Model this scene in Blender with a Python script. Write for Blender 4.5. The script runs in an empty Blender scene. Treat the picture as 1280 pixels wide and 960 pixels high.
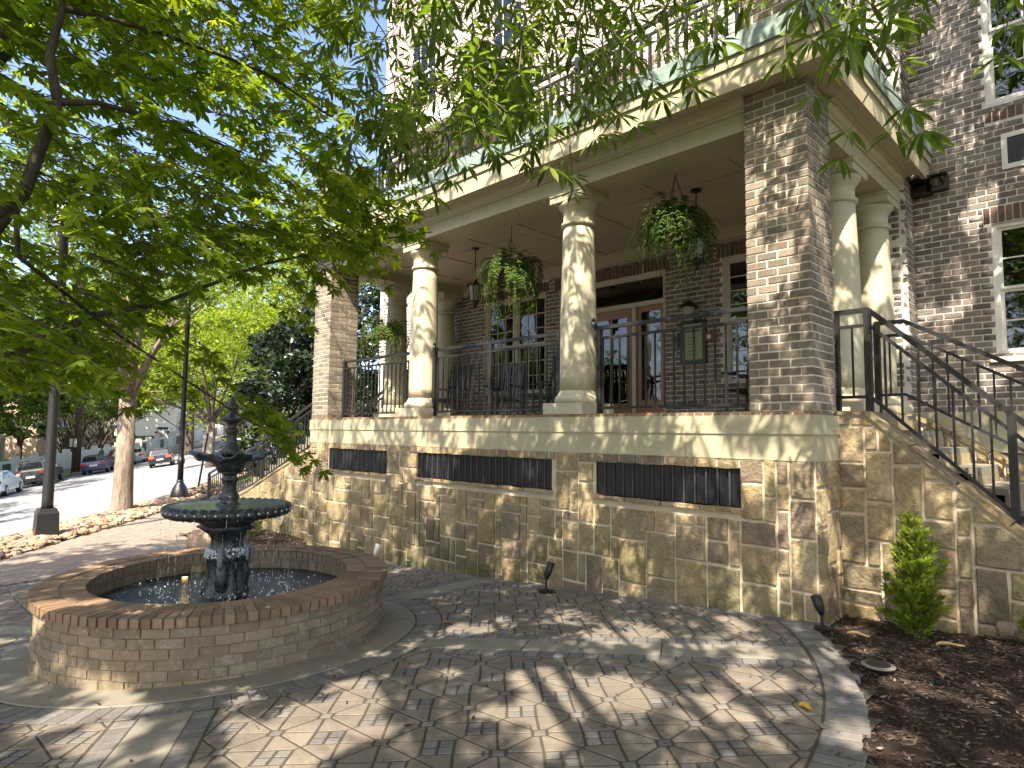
import bpy, math, random
import numpy as np
from mathutils import Vector, Matrix

random.seed(7); RG = np.random.default_rng(7)
SC = bpy.context.scene
COL = SC.collection
PI = math.pi

# ------------------------------------------------------------------ camera, sky, sun, exposure
CAM = np.array([2.134, -6.034, -0.218]); YAW, PIT, ROL, FPX = 0.78473, 0.07422, 0.00992, 792.96
_f = np.array([-math.sin(YAW)*math.cos(PIT), math.cos(YAW)*math.cos(PIT), math.sin(PIT)])
_r0 = np.array([math.cos(YAW), math.sin(YAW), 0.0]); _u0 = np.cross(_r0, _f)
_r = math.cos(ROL)*_r0 + math.sin(ROL)*_u0; _u = -math.sin(ROL)*_r0 + math.cos(ROL)*_u0
cd = bpy.data.cameras.new('camera'); cam = bpy.data.objects.new('camera', cd); COL.objects.link(cam)
cd.sensor_width = 36; cd.lens = FPX*36/1280; cd.clip_start = 0.05; cd.clip_end = 900
M4 = Matrix(((_r[0], _u[0], -_f[0], CAM[0]), (_r[1], _u[1], -_f[1], CAM[1]), (_r[2], _u[2], -_f[2], CAM[2]), (0, 0, 0, 1)))
cam.matrix_world = M4
SC.camera = cam

SUN_EL, SUN_AZ = math.radians(50), math.atan2(0.45, -0.89)      # azimuth clockwise from +Y
SUN = np.array([math.sin(SUN_AZ)*math.cos(SUN_EL), math.cos(SUN_AZ)*math.cos(SUN_EL), math.sin(SUN_EL)])
W = bpy.data.worlds.new("World"); SC.world = W; W.use_nodes = True
wn = W.node_tree; wn.nodes.clear()
sky = wn.nodes.new('ShaderNodeTexSky'); sky.sky_type = 'NISHITA'; sky.sun_disc = False
sky.sun_elevation = SUN_EL; sky.sun_rotation = SUN_AZ; sky.air_density = .7; sky.dust_density = 2.5; sky.ozone_density = .4
bg = wn.nodes.new('ShaderNodeBackground'); bg.inputs[1].default_value = 0.15
wo = wn.nodes.new('ShaderNodeOutputWorld')
wn.links.new(sky.outputs[0], bg.inputs[0]); wn.links.new(bg.outputs[0], wo.inputs[0])
sl = bpy.data.lights.new('sun', 'SUN'); sl.energy = 5.0; sl.angle = math.radians(0.5); sl.color = (1.0, 0.89, 0.74)
so = bpy.data.objects.new('sun', sl); COL.objects.link(so)
so.rotation_euler = Vector(-SUN).to_track_quat('-Z', 'Y').to_euler()
SC.view_settings.view_transform = 'Standard'; SC.view_settings.look = 'None'
SC.view_settings.exposure = 1.78; SC.view_settings.gamma = 1.0
SC.cycles.max_bounces = 8; SC.cycles.diffuse_bounces = 5; SC.cycles.transparent_max_bounces = 12
SC.cycles.transmission_bounces = 6

def at(px, py, depth):
    """a point of the place, from where it shows in the photograph and how far away it stands"""
    return CAM + depth*(_f + _r*(px-640)/FPX - _u*(py-480)/FPX)
def pix(P):
    d = np.asarray(P, float) - CAM; z = d @ _f
    z = np.where(np.abs(z) < 1e-6, 1e-6, z)
    return 640+FPX*(d @ _r)/z, 480-FPX*(d @ _u)/z, z

# ------------------------------------------------------------------ terrain
NS = np.array([.62, .78]); DS = np.array([-.78, .62]); L2 = np.array([-19.7, .85])   # street normal / direction
def sstep(a, b, t):
    t = np.clip((t-a)/(b-a), 0, 1); return t*t*(3-2*t)
def so_of(x, y):
    return (x-L2[0])*DS[0]+(y-L2[1])*DS[1], (x-L2[0])*NS[0]+(y-L2[1])*NS[1]
def xy_of(s, o):
    return L2[0]+s*DS[0]+o*NS[0], L2[1]+s*DS[1]+o*NS[1]
def G(x, y):
    x = np.asarray(x, float); y = np.asarray(y, float)
    pat = -1.885+.075*np.minimum(x, 3.0)
    s, o = so_of(x, y)
    st = -2.5+.0447*np.maximum(s, 0)+.03*np.maximum(s-40, 0)+.141*np.clip(o+.8, -17.2, 0)
    w = sstep(-6, -10, x)
    return pat*(1-w)+st*w
def g(x, y): return float(G(x, y))

# ------------------------------------------------------------------ mesh helpers
class MB:
    def __init__(s): s.v = []; s.f = []
    def add(s, vs, fs):
        o = len(s.v); s.v += [tuple(map(float, p)) for p in vs]; s.f += [tuple(i+o for i in f) for f in fs]; return s
    def box(s, x0, x1, y0, y1, z0, z1):
        return s.add([(x0,y0,z0),(x1,y0,z0),(x1,y1,z0),(x0,y1,z0),(x0,y0,z1),(x1,y0,z1),(x1,y1,z1),(x0,y1,z1)],
                     [(0,3,2,1),(4,5,6,7),(0,1,5,4),(1,2,6,5),(2,3,7,6),(3,0,4,7)])
    def beam(s, a, b, w, h, up=(0,0,1)):
        a = np.array(a, float); b = np.array(b, float); d = b-a; d /= np.linalg.norm(d)
        up = np.array(up, float)
        if abs(d @ up) > .99: up = np.array([1.,0,0])
        x = np.cross(d, up); x /= np.linalg.norm(x); y = np.cross(x, d)
        vs = [p+sx*x*w/2+sy*y*h/2 for p in (a, b) for sx, sy in ((-1,-1),(1,-1),(1,1),(-1,1))]
        return s.add(vs, [(0,1,2,3),(7,6,5,4),(0,4,5,1),(1,5,6,2),(2,6,7,3),(3,7,4,0)])
    def tube(s, pts, rad, n=8, cap=True):
        pts = [np.array(p, float) for p in pts]; m = len(pts)
        if not hasattr(rad, '__len__'): rad = [rad]*m
        rings = []; prev = None
        for i, p in enumerate(pts):
            d = pts[min(i+1, m-1)]-pts[max(i-1, 0)]; d /= (np.linalg.norm(d)+1e-9)
            if prev is None:
                a = np.array([0,0,1.]) if abs(d[2]) < .9 else np.array([1.,0,0])
                x = np.cross(d, a)
            else:
                x = prev-d*(prev @ d)
            x /= (np.linalg.norm(x)+1e-9); prev = x; y = np.cross(d, x)
            rings.append([p+rad[i]*(math.cos(2*PI*k/n)*x+math.sin(2*PI*k/n)*y) for k in range(n)])
        vs = [q for r in rings for q in r]
        fs = [(i*n+k, i*n+(k+1)%n, (i+1)*n+(k+1)%n, (i+1)*n+k) for i in range(m-1) for k in range(n)]
        if cap: fs += [tuple(range(n))[::-1], tuple((m-1)*n+k for k in range(n))]
        return s.add(vs, fs)
    def lathe(s, prof, c=(0,0,0), n=24, wob=None, closed=False):
        vs = []; m = len(prof)
        for i, (r, z) in enumerate(prof):
            for k in range(n):
                a = 2*PI*k/n; rr, zz = (r, z) if wob is None else wob(i, r, z, a)
                vs.append((c[0]+rr*math.cos(a), c[1]+rr*math.sin(a), c[2]+zz))
        fs = [(i*n+k, i*n+(k+1)%n, (i+1)*n+(k+1)%n, (i+1)*n+k) for i in range(m-1) for k in range(n)]
        if closed: fs += [((m-1)*n+k, (m-1)*n+(k+1)%n, (k+1)%n, k) for k in range(n)]
        return s.add(vs, fs)
    def prism(s, poly, axis, a, b):
        """poly: 2-D points; axis 0/1/2 is the extrusion axis from a to b (other two axes in order)"""
        n = len(poly)
        def mk(p, t):
            q = list(p); q.insert(axis, t); return q
        vs = [mk(p, a) for p in poly]+[mk(p, b) for p in poly]
        fs = [tuple(range(n))[::-1], tuple(range(n, 2*n))]+[(i, (i+1) % n, n+(i+1) % n, n+i) for i in range(n)]
        return s.add(vs, fs)
    def mesh(s, name, mat, smooth=False):
        me = bpy.data.meshes.new(name); me.from_pydata(s.v, [], s.f)
        if mat is not None: me.materials.append(mat)
        if smooth: me.polygons.foreach_set('use_smooth', [True]*len(me.polygons))
        me.update(); return me
    def build(s, name, mat, parent=None, smooth=False, world=True):
        return obj(name, s.mesh(name, mat, smooth), parent, world)

def obj(name, data, parent=None, world=True):
    o = bpy.data.objects.new(name, data); COL.objects.link(o)
    if parent is not None:
        o.parent = parent
        if world and parent.parent is None: o.matrix_parent_inverse = parent.matrix_basis.inverted()
    return o
def np_mesh(name, V, F, mat, smooth=False):
    """V (n,3), F (m,k) with one face size"""
    me = bpy.data.meshes.new(name); V = np.asarray(V, np.float32); F = np.asarray(F, np.int32); k = F.shape[1]
    me.vertices.add(len(V)); me.vertices.foreach_set('co', V.ravel())
    me.loops.add(F.size); me.loops.foreach_set('vertex_index', F.ravel())
    me.polygons.add(len(F)); me.polygons.foreach_set('loop_start', np.arange(0, F.size, k, dtype=np.int32))
    me.update(calc_edges=True); me.validate()
    if smooth: me.polygons.foreach_set('use_smooth', np.ones(len(F), bool))
    if mat is not None: me.materials.append(mat)
    return me
def tag(o, label=None, cat=None, group=None, kind=None):
    if label: o['label'] = label
    if cat: o['category'] = cat
    if group: o['group'] = group
    if kind: o['kind'] = kind
    return o
def thing(name, label, cat, loc=(0,0,0), group=None):
    o = bpy.data.objects.new(name, None); COL.objects.link(o); o.empty_display_size = .2
    o.location = tuple(map(float, loc)); o.matrix_basis = Matrix.Translation(o.location)
    return tag(o, label, cat, group)
def copy_tree(o, parent=None):
    c = o.copy(); COL.objects.link(c)
    if parent is not None:
        c.parent = parent; c.matrix_parent_inverse = o.matrix_parent_inverse.copy()
    for ch in list(o.children): copy_tree(ch, c)
    return c
def seen_size(C, size, facing=None):
    x, y, z = pix(C)
    w = np.where(z > .2, size/np.maximum(z, .2), 0)
    inside = (x > -40) & (x < 1320) & (y > -40) & (y < 1000)
    w = np.where(inside, w, w*.05)
    if facing is not None:
        d = CAM-np.asarray(C); d = d/np.linalg.norm(d, axis=1)[:, None]
        w = np.where((d*facing).sum(1) > 0.02, w, w*.1)
    return w

# ---- repeated units (bricks, rocks, pavers of one shape)
def unit_brick(seed, rough=.03, cham=.03):
    r = np.random.default_rng(seed); vs = []
    for y, ins in ((.5, 0), (-.38, 0), (-.5, 1)):
        for x, z in ((-.5,-.5), (.5,-.5), (.5,.5), (-.5,.5)):
            q = np.array([x*(1-ins*cham), y, z*(1-ins*cham*3)]); q += (r.random(3)-.5)*np.array([rough*.6, .03 if y < 0 else 0, rough*1.6]); vs.append(q)
    fs = []
    for a in (0, 4): fs += [(a+i, a+(i+1) % 4, a+4+(i+1) % 4, a+4+i) for i in range(4)]
    fs.append((8, 9, 10, 11))
    return np.array(vs), [f[::-1] if False else f for f in fs]
UB = [unit_brick(i) for i in range(6)]
def rotz(A):
    c, s = np.cos(A), np.sin(A); R = np.zeros((len(A), 3, 3)); R[:,0,0] = c; R[:,0,1] = -s; R[:,1,0] = s; R[:,1,1] = c; R[:,2,2] = 1; return R
def units(parent, name, C, S, A, mat, lim=300, templ=None, label=None, stuff_name=None):
    """C centres, S sizes, A turn about z (unit's outside faces its local -y); nearest seen become objects"""
    C = np.array(C, float); S = np.array(S, float); A = np.array(A, float); N = len(C)
    if N == 0: return
    templ = templ or UB
    R = rotz(A); fac = R @ np.array([0, -1., 0])
    w = seen_size(C, np.maximum(S[:,0], S[:,2]), fac)
    order = np.argsort(-w); first, rest = order[:lim], order[lim:]
    key = (name, mat.name, id(templ))
    if key not in units.cache:
        ms = []
        for V, F in templ:
            me = bpy.data.meshes.new(name); me.from_pydata([tuple(p) for p in V], [], F); me.materials.append(mat); me.update(); ms.append(me)
        units.cache[key] = ms
    ms = units.cache[key]
    world_child = parent.parent is None
    for n, i in enumerate(first):
        o = bpy.data.objects.new(name, ms[i % len(ms)]); COL.objects.link(o); o.parent = parent
        if world_child: o.matrix_parent_inverse = parent.matrix_basis.inverted()
        o.location = C[i]; o.rotation_euler = (0, 0, A[i]); o.scale = S[i]
    if len(rest):
        Vs, Fs, off = [], [], 0
        for t in range(len(templ)):
            idx = rest[(rest % len(templ)) == t]
            if len(idx) == 0: continue
            V, F = templ[t]
            VV = np.einsum('nij,nkj->nki', R[idx], V[None]*S[idx][:, None])+C[idx][:, None]
            nv = len(V); F4 = np.array(F)
            FF = F4[None]+(np.arange(len(idx))*nv)[:, None, None]+off
            Vs.append(VV.reshape(-1, 3)); Fs.append(FF.reshape(-1, 4)); off += nv*len(idx)
        o = obj(stuff_name or name+'_rest', np_mesh(name+'_rest', np.concatenate(Vs), np.concatenate(Fs), mat), parent)
        o['kind'] = 'stuff'
units.cache = {}
def pieces(parent, name, items, mat, lim=300, stuff_name=None, facing=None, smooth=False):
    """items: (verts, faces) each of its own shape"""
    if not items: return
    C = np.array([np.mean(v, axis=0) for v, f in items]); S = np.array([np.ptp(np.array(v), axis=0).max() for v, f in items])
    order = np.argsort(-seen_size(C, S, facing))
    for i in order[:lim]:
        v, f = items[i]; MB().add(v, f).build(name, mat, parent, smooth)
    if len(order) > lim:
        m = MB()
        for i in order[lim:]: m.add(*items[i])
        m.build(stuff_name or name+'_rest', mat, parent, smooth)['kind'] = 'stuff'

def clip_poly(poly, n, d):
    """keep the side n.p <= d"""
    out = []; m = len(poly)
    for i in range(m):
        a, b = poly[i], poly[(i+1) % m]; da, db = n[0]*a[0]+n[1]*a[1]-d, n[0]*b[0]+n[1]*b[1]-d
        if da <= 0: out.append(a)
        if (da < 0 < db) or (db < 0 < da):
            t = da/(da-db); out.append((a[0]+t*(b[0]-a[0]), a[1]+t*(b[1]-a[1])))
    return out
def area2(p):
    return .5*sum(p[i][0]*p[(i+1) % len(p)][1]-p[(i+1) % len(p)][0]*p[i][1] for i in range(len(p)))
def inset_poly(poly, d):
    """move every edge of a convex CCW polygon inwards by d"""
    q = list(poly)
    for i in range(len(poly)):
        a, b = poly[i], poly[(i+1) % len(poly)]; ex, ey = b[0]-a[0], b[1]-a[1]; L = math.hypot(ex, ey)
        if L < 1e-6: continue
        n = (ey/L, -ex/L); q = clip_poly(q, n, n[0]*a[0]+n[1]*a[1]-d)
        if len(q) < 3: return []
    return q
def clean_poly(p):
    q = []
    for a in p:
        if not q or math.hypot(a[0]-q[-1][0], a[1]-q[-1][1]) > .004: q.append(a)
    if len(q) > 1 and math.hypot(q[0][0]-q[-1][0], q[0][1]-q[-1][1]) < .004: q.pop()
    return q

# ------------------------------------------------------------------ materials
def lin(h):
    return tuple(((c/255+.055)/1.055)**2.4 if c/255 > .04045 else c/255/12.92 for c in h)
class NT:
    def __init__(s, name):
        s.m = bpy.data.materials.new(name); s.m.use_nodes = True; s.t = s.m.node_tree; s.t.nodes.clear()
        s.out = s.t.nodes.new('ShaderNodeOutputMaterial')
    def n(s, typ, **kw):
        x = s.t.nodes.new(typ)
        for k, v in kw.items():
            if k.startswith('i_'):
                key = k[2:]; x.inputs[int(key) if key.isdigit() else key.replace('_', ' ')].default_value = v
            else: setattr(x, k, v)
        return x
    def l(s, a, b): s.t.links.new(a, b)
    def coord(s, kind='Object'):
        if kind == 'World': return s.n('ShaderNodeNewGeometry').outputs['Position']
        return s.n('ShaderNodeTexCoord').outputs[kind]
    def noise(s, scale, detail=4, rough=.6, co=None, dist=0):
        x = s.n('ShaderNodeTexNoise', i_Scale=scale, i_Detail=detail, i_Roughness=rough, i_Distortion=dist)
        s.l(co if co is not None else s.coord('World'), x.inputs['Vector']); return x.outputs['Fac']
    def ramp(s, fac, stops, interp='LINEAR'):
        x = s.n('ShaderNodeValToRGB'); cr = x.color_ramp; cr.interpolation = interp
        while len(cr.elements) > 1: cr.elements.remove(cr.elements[-1])
        for i, (p, c) in enumerate(stops):
            e = cr.elements[0] if i == 0 else cr.elements.new(p); e.position = p
            e.color = (c[0], c[1], c[2], 1) if hasattr(c, '__len__') else (c, c, c, 1)
        s.l(fac, x.inputs[0]); return x.outputs[0]
    def mix(s, fac, a, b, mode='MIX'):
        x = s.n('ShaderNodeMix', data_type='RGBA', blend_type=mode)
        for sock, v in ((x.inputs[0], fac), (x.inputs[6], a), (x.inputs[7], b)):
            if hasattr(v, 'node'): s.l(v, sock)
            elif hasattr(v, '__len__'): sock.default_value = (v[0], v[1], v[2], 1)
            else: sock.default_value = v
        return x.outputs[2]
    def math(s, op, a, b=0.0):
        x = s.n('ShaderNodeMath', operation=op)
        for i, v in enumerate((a, b)):
            if hasattr(v, 'node'): s.l(v, x.inputs[i])
            else: x.inputs[i].default_value = v
        return x.outputs[0]
    def rnd(s, k=7.0):
        """one number per piece, for loose objects and for islands of a joined mesh"""
        a = s.n('ShaderNodeObjectInfo').outputs['Random']; b = s.n('ShaderNodeNewGeometry').outputs['Random Per Island']
        return s.math('FRACT', s.math('ADD', s.math('MULTIPLY', a, k*3.1), s.math('MULTIPLY', b, k)))
    def bump(s, h, strength=.3, dist=.01):
        x = s.n('ShaderNodeBump', i_Strength=strength, i_Distance=dist); s.l(h, x.inputs['Height']); return x.outputs[0]
    def bsdf(s, color, rough=.7, metal=0.0, normal=None, spec=.5, **kw):
        b = s.n('ShaderNodeBsdfPrincipled')
        for key, v in (('Base Color', color), ('Roughness', rough), ('Metallic', metal), ('Specular IOR Level', spec)):
            if hasattr(v, 'node'): s.l(v, b.inputs[key])
            elif hasattr(v, '__len__'): b.inputs[key].default_value = (v[0], v[1], v[2], 1)
            else: b.inputs[key].default_value = v
        if normal is not None: s.l(normal, b.inputs['Normal'])
        for k, v in kw.items(): b.inputs[k].default_value = v
        return b.outputs[0]
    def done(s, sh): s.l(sh, s.out.inputs['Surface']); return s.m

def m_plain(name, col, rough=.6, metal=0., var=.15, scale=12., bump=.1, spec=.5):
    t = NT(name); nz = t.noise(scale, 5); c = t.mix(nz, [x*(1-var) for x in col], [min(1, x*(1+var)) for x in col])
    return t.done(t.bsdf(c, rough, metal, t.bump(t.noise(scale*8, 4), bump, .004), spec))
def m_brick(name, cols, mortar=(.50,.44,.34), smear=.5, rough=.9):
    t = NT(name); r = t.rnd(); n = len(cols)
    base = t.ramp(r, [(i/n, c) for i, c in enumerate(cols)], 'CONSTANT')
    nz = t.noise(22, 6, .7); nz2 = t.noise(90, 4, .7)
    base = t.mix(t.math('MULTIPLY', nz2, .7), base, t.mix(1.0, base, (.45,.42,.40), 'MULTIPLY'))
    base = t.mix(t.ramp(nz, [(.35, 0.), (.75, .5)]), base, t.mix(1.0, base, (1.5,1.42,1.3), 'MULTIPLY'))
    sm = t.ramp(t.noise(14, 6, .75, dist=1.0), [(.60-.12*smear, 0.), (.74, .75*smear)])
    base = t.mix(sm, base, mortar)
    h = t.math('ADD', t.noise(60, 6, .7), t.math('MULTIPLY', sm, .6))
    return t.done(t.bsdf(base, rough, 0, t.bump(h, .55, .008), .25))
def m_mortar(name, col):
    t = NT(name); c = t.mix(t.noise(9, 5), [x*.72 for x in col], col); c = t.mix(t.ramp(t.noise(120, 3), [(.4, 0.), (.7, .35)]), c, [x*.6 for x in col])
    return t.done(t.bsdf(c, .95, 0, t.bump(t.noise(140, 4), .5, .006), .2))
def m_leaf(name, c0, c1, trans=.45, rough=.45, spec=.35, tcol=None):
    t = NT(name); r = t.rnd(5.3); A3 = lambda f, g_: tuple(f*x+g_*y for x, y in zip(c0, c1))
    c = t.ramp(r, [(0., A3(.72, 0)), (.45, A3(.6, .4)), (.85, A3(0, 1.)), (.95, A3(0, 1.12)), (1., (c1[0]*1.7, c1[1]*1.35, c1[2]*1.1))])
    tc = t.mix(1.0, c, tcol or (1.5, 1.6, .55), 'MULTIPLY')
    p = t.bsdf(c, rough, 0, None, spec); tr = t.n('ShaderNodeBsdfTranslucent'); t.l(tc, tr.inputs[0])
    mx = t.n('ShaderNodeMixShader', i_0=trans); t.l(p, mx.inputs[1]); t.l(tr.outputs[0], mx.inputs[2])
    return t.done(mx.outputs[0])
def m_bark(name, c0, c1):
    t = NT(name); co = t.coord('World'); mp = t.n('ShaderNodeMapping'); mp.inputs['Scale'].default_value = (1, 1, .18); t.l(co, mp.inputs[0])
    nz = t.noise(16, 6, .7, mp.outputs[0]); c = t.ramp(nz, [(.35, c0), (.65, c1)])
    return t.done(t.bsdf(c, .9, 0, t.bump(nz, .8, .03), .2))
def m_glass(name, tint=(.35,.4,.4), dark=.45):
    t = NT(name); tr = t.n('ShaderNodeBsdfTransparent'); tr.inputs[0].default_value = (*[x*(1-dark)*2.0 for x in tint], 1)
    gl = t.n('ShaderNodeBsdfGlossy'); gl.inputs['Roughness'].default_value = .015
    lw = t.n('ShaderNodeFresnel'); lw.inputs[0].default_value = 1.9
    bp = t.bump(t.noise(2.5, 2), .12, .02); t.l(bp, gl.inputs['Normal'])
    mx = t.n('ShaderNodeMixShader'); t.l(lw.outputs[0], mx.inputs[0]); t.l(tr.outputs[0], mx.inputs[1]); t.l(gl.outputs[0], mx.inputs[2])
    return t.done(mx.outputs[0])
def m_emit(name, col, st):
    t = NT(name); e = t.n('ShaderNodeEmission'); e.inputs[0].default_value = (*col, 1); e.inputs[1].default_value = st; return t.done(e.outputs[0])
def m_stone(name, cols, moss=.0, rough=.88):
    t = NT(name); r = t.rnd(); n = len(cols)
    base = t.ramp(r, [(i/n, c) for i, c in enumerate(cols)], 'CONSTANT')
    a = t.noise(5, 7, .72, dist=.8); b = t.noise(28, 6, .75)
    base = t.mix(t.ramp(a, [(.38, 0.), (.68, .6)]), base, t.mix(1.0, base, (1.5,1.36,1.08), 'MULTIPLY'))
    base = t.mix(t.ramp(b, [(.34, .6), (.52, 0.)]), base, t.mix(1.0, base, (.5,.48,.45), 'MULTIPLY'))
    base = t.mix(t.ramp(t.noise(11, 5, .7), [(.58, 0.), (.78, .4)]), base, (.20,.125,.065))
    if moss:
        z = t.n('ShaderNodeSeparateXYZ'); t.l(t.coord('World'), z.inputs[0])
        hz = t.ramp(t.math('MULTIPLY', t.math('ADD', z.outputs[2], 2.4), 1/1.6), [(.0, 1.), (.35, .75), (.8, .0)])
        mk = t.math('MULTIPLY', hz, t.ramp(t.noise(1.7, 4, .6), [(.42, 0.), (.6, 1.)])); mk = t.math('MULTIPLY', mk, moss)
        base = t.mix(mk, base, t.mix(b, (.035,.045,.012), (.09,.10,.03)))
    h = t.math('ADD', t.math('MULTIPLY', t.noise(7, 6, .65), 1.2), t.math('MULTIPLY', b, .5))
    return t.done(t.bsdf(base, rough, 0, t.bump(h, .8, .035), .25))

def m_trim(name, col):
    """painted trim with faint drip streaks and grime"""
    t = NT(name); mp = t.n('ShaderNodeMapping'); mp.inputs['Scale'].default_value = (1, 1, .12); t.l(t.coord('World'), mp.inputs[0])
    a = t.noise(9, 6, .7, mp.outputs[0]); b = t.noise(2.2, 5, .65)
    c = t.mix(t.ramp(a, [(.46, 0.), (.70, .28)]), col, [x*.62 for x in col]); c = t.mix(t.ramp(b, [(.45, 0.), (.7, .22)]), c, (col[0]*.8, col[1]*.84, col[2]*.8))
    return t.done(t.bsdf(c, .55, 0, t.bump(t.noise(60, 4), .12, .004), .4))
TAN = [(.172,.145,.11),(.215,.181,.137),(.25,.212,.16),(.15,.128,.10),(.23,.20,.158),(.182,.153,.12),(.27,.23,.178),(.163,.144,.118)]
GREY = [(.178,.155,.136),(.145,.128,.116),(.21,.183,.16),(.188,.167,.148),(.232,.20,.174),(.132,.117,.108),(.188,.153,.13),(.22,.20,.178)]
FTN = [(.25,.20,.132),(.225,.18,.118),(.275,.222,.148),(.21,.168,.112),(.25,.192,.125),(.24,.20,.142),(.195,.155,.106)]
MAT = dict(
 brick=m_brick('pillar_brick', TAN, smear=.55), wall_brick=m_brick('wall_brick', GREY, (.52,.48,.43), .45),
 sunlit_brick=m_brick('sunlit_wall_brick', [(.44,.40,.35),(.40,.36,.32),(.48,.43,.38),(.36,.32,.29),(.50,.455,.40)], (.70,.66,.60), .6),  # wall brick lightened to stand for full sun on the upper and wing walls
 soldier=m_brick('soldier_brick', [(.135,.088,.07),(.115,.075,.062),(.155,.105,.082)], smear=.3),
 ftn_brick=m_brick('fountain_brick', FTN, (.45,.38,.28), .8), cope=m_brick('coping_brick', [(.25,.165,.10),(.22,.145,.09),(.29,.195,.125),(.19,.13,.085),(.255,.185,.125)], (.5,.44,.34), .3),
 mortar=m_mortar('mortar', (.72,.65,.53)), mortar_cool=m_mortar('mortar_cool', (.68,.64,.57)), mortar_stone=m_mortar('stone_mortar', (.60,.51,.36)),
 mortar_dark=m_mortar('paver_joint', (.075,.063,.05)), mortar_ftn=m_mortar('fountain_mortar', (.27,.215,.15)),
 stone=m_stone('ashlar_stone', [(.28,.225,.135),(.245,.197,.118),(.31,.252,.158),(.21,.175,.12),(.27,.208,.122),(.23,.192,.126),(.18,.145,.11),(.33,.268,.17),(.25,.205,.126),(.195,.152,.11)], .8),
 cream=m_trim('cream_paint', (.40,.36,.235)), cream_col=m_trim('column_paint', (.44,.40,.28)),
 white=m_plain('white_trim', (.62,.60,.54), .5, 0, .06, 6), ceil=m_plain('porch_ceiling', (.40,.335,.25), .6, 0, .05, 3, .05),
 trim=m_plain('window_trim', (.46,.42,.33), .5, 0, .06, 6),
 iron=m_plain('dark_metal', (.015,.0155,.016), .5, .0, .2, 20, .05, .35), iron_ftn=None, black=m_plain('black_plastic', (.012,.012,.013), .4, 0, .2, 10),
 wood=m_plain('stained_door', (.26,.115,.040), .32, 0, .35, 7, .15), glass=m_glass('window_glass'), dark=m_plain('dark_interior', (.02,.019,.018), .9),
 concrete=m_plain('pale_concrete', (.185,.168,.13), .85, 0, .25, 6, .3), bark=m_bark('bark_grey', (.09,.07,.055), (.26,.21,.165)),
 bark_dark=m_bark('bark_dark', (.035,.027,.02), (.11,.085,.065)), bark_pole=m_bark('pole_timber', (.06,.035,.025), (.12,.075,.05)),
)
# ------------------------------------------------------------------ architecture helpers
def xf(m, O, A):
    c, s = math.cos(A), math.sin(A)
    m.v = [(O[0]+c*x-s*y, O[1]+s*x+c*y, O[2]+z) for x, y, z in m.v]; return m
CH, BL = .0813, .2032
def sub_iv(iv, cuts):
    out = [iv]
    for a, b in cuts:
        nx = []
        for x, y in out:
            if b <= x or a >= y: nx.append((x, y)); continue
            if a > x: nx.append((x, a))
            if b < y: nx.append((b, y))
        out = nx
    return out
def brick_wall(parent, O, A, L, H, opens=(), soldiers=(), mat='wall_brick', mort='mortar_cool', lim=300, name='brick', thick=.2, z_off=0):
    c, s = math.cos(A), math.sin(A); W3 = lambda u, d, z: (O[0]+c*u-s*d, O[1]+s*u+c*d, O[2]+z)
    C, S = [], []
    cuts_all = list(opens)+list(soldiers)
    n = int(math.ceil(H/CH))
    for k in range(n):
        z0, z1 = k*CH, min((k+1)*CH, H); zc = (z0+z1)/2
        if z1-z0 < .03: continue
        cuts = [(a, b) for a, b, y0, y1 in cuts_all if y0 < zc < y1]
        u = -(.1016 if k % 2 else 0)
        while u < L:
            for x, y in sub_iv((max(u, 0), min(u+BL, L)), cuts):
                y2 = y-.013 if abs(y-(u+BL)) < 1e-6 else y-.004
                if y2-x > .03:
                    C.append(W3((x+y2)/2, .03+random.uniform(-.0025, .0025), zc)); S.append((y2-x, .06, z1-z0-.0140))
            u += BL
    if C: units(parent, name, C, S, [A]*len(C), MAT[mat], lim, stuff_name=name+'_rest')
    for a, b, y0, y1 in soldiers:
        C, S = [], []; m = max(1, round((b-a)/.0765)); w = (b-a)/m
        for i in range(m): C.append(W3(a+(i+.5)*w, .03, (y0+y1)/2)); S.append((w-.011, .064, y1-y0-.012))
        units(parent, 'soldier_brick', C, S, [A]*len(C), MAT['soldier'], 60, stuff_name='soldier_brick_rest')
    us = sorted({0, L, *[x for o in opens for x in o[:2] if 0 < x < L]}); zs = sorted({0, H, *[z for o in opens for z in o[2:] if 0 < z < H]})
    m = MB()
    for i in range(len(us)-1):
        for j in range(len(zs)-1):
            uc, zc = (us[i]+us[i+1])/2, (zs[j]+zs[j+1])/2
            if any(a < uc < b and y0 < zc < y1 for a, b, y0, y1 in opens): continue
            m.box(us[i], us[i+1], .0065, thick, zs[j], zs[j+1])
    w = xf(m, O, A).build('wall_core' if mort != 'mortar' else 'mortar_core', MAT[mort], parent)
    return w
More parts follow.
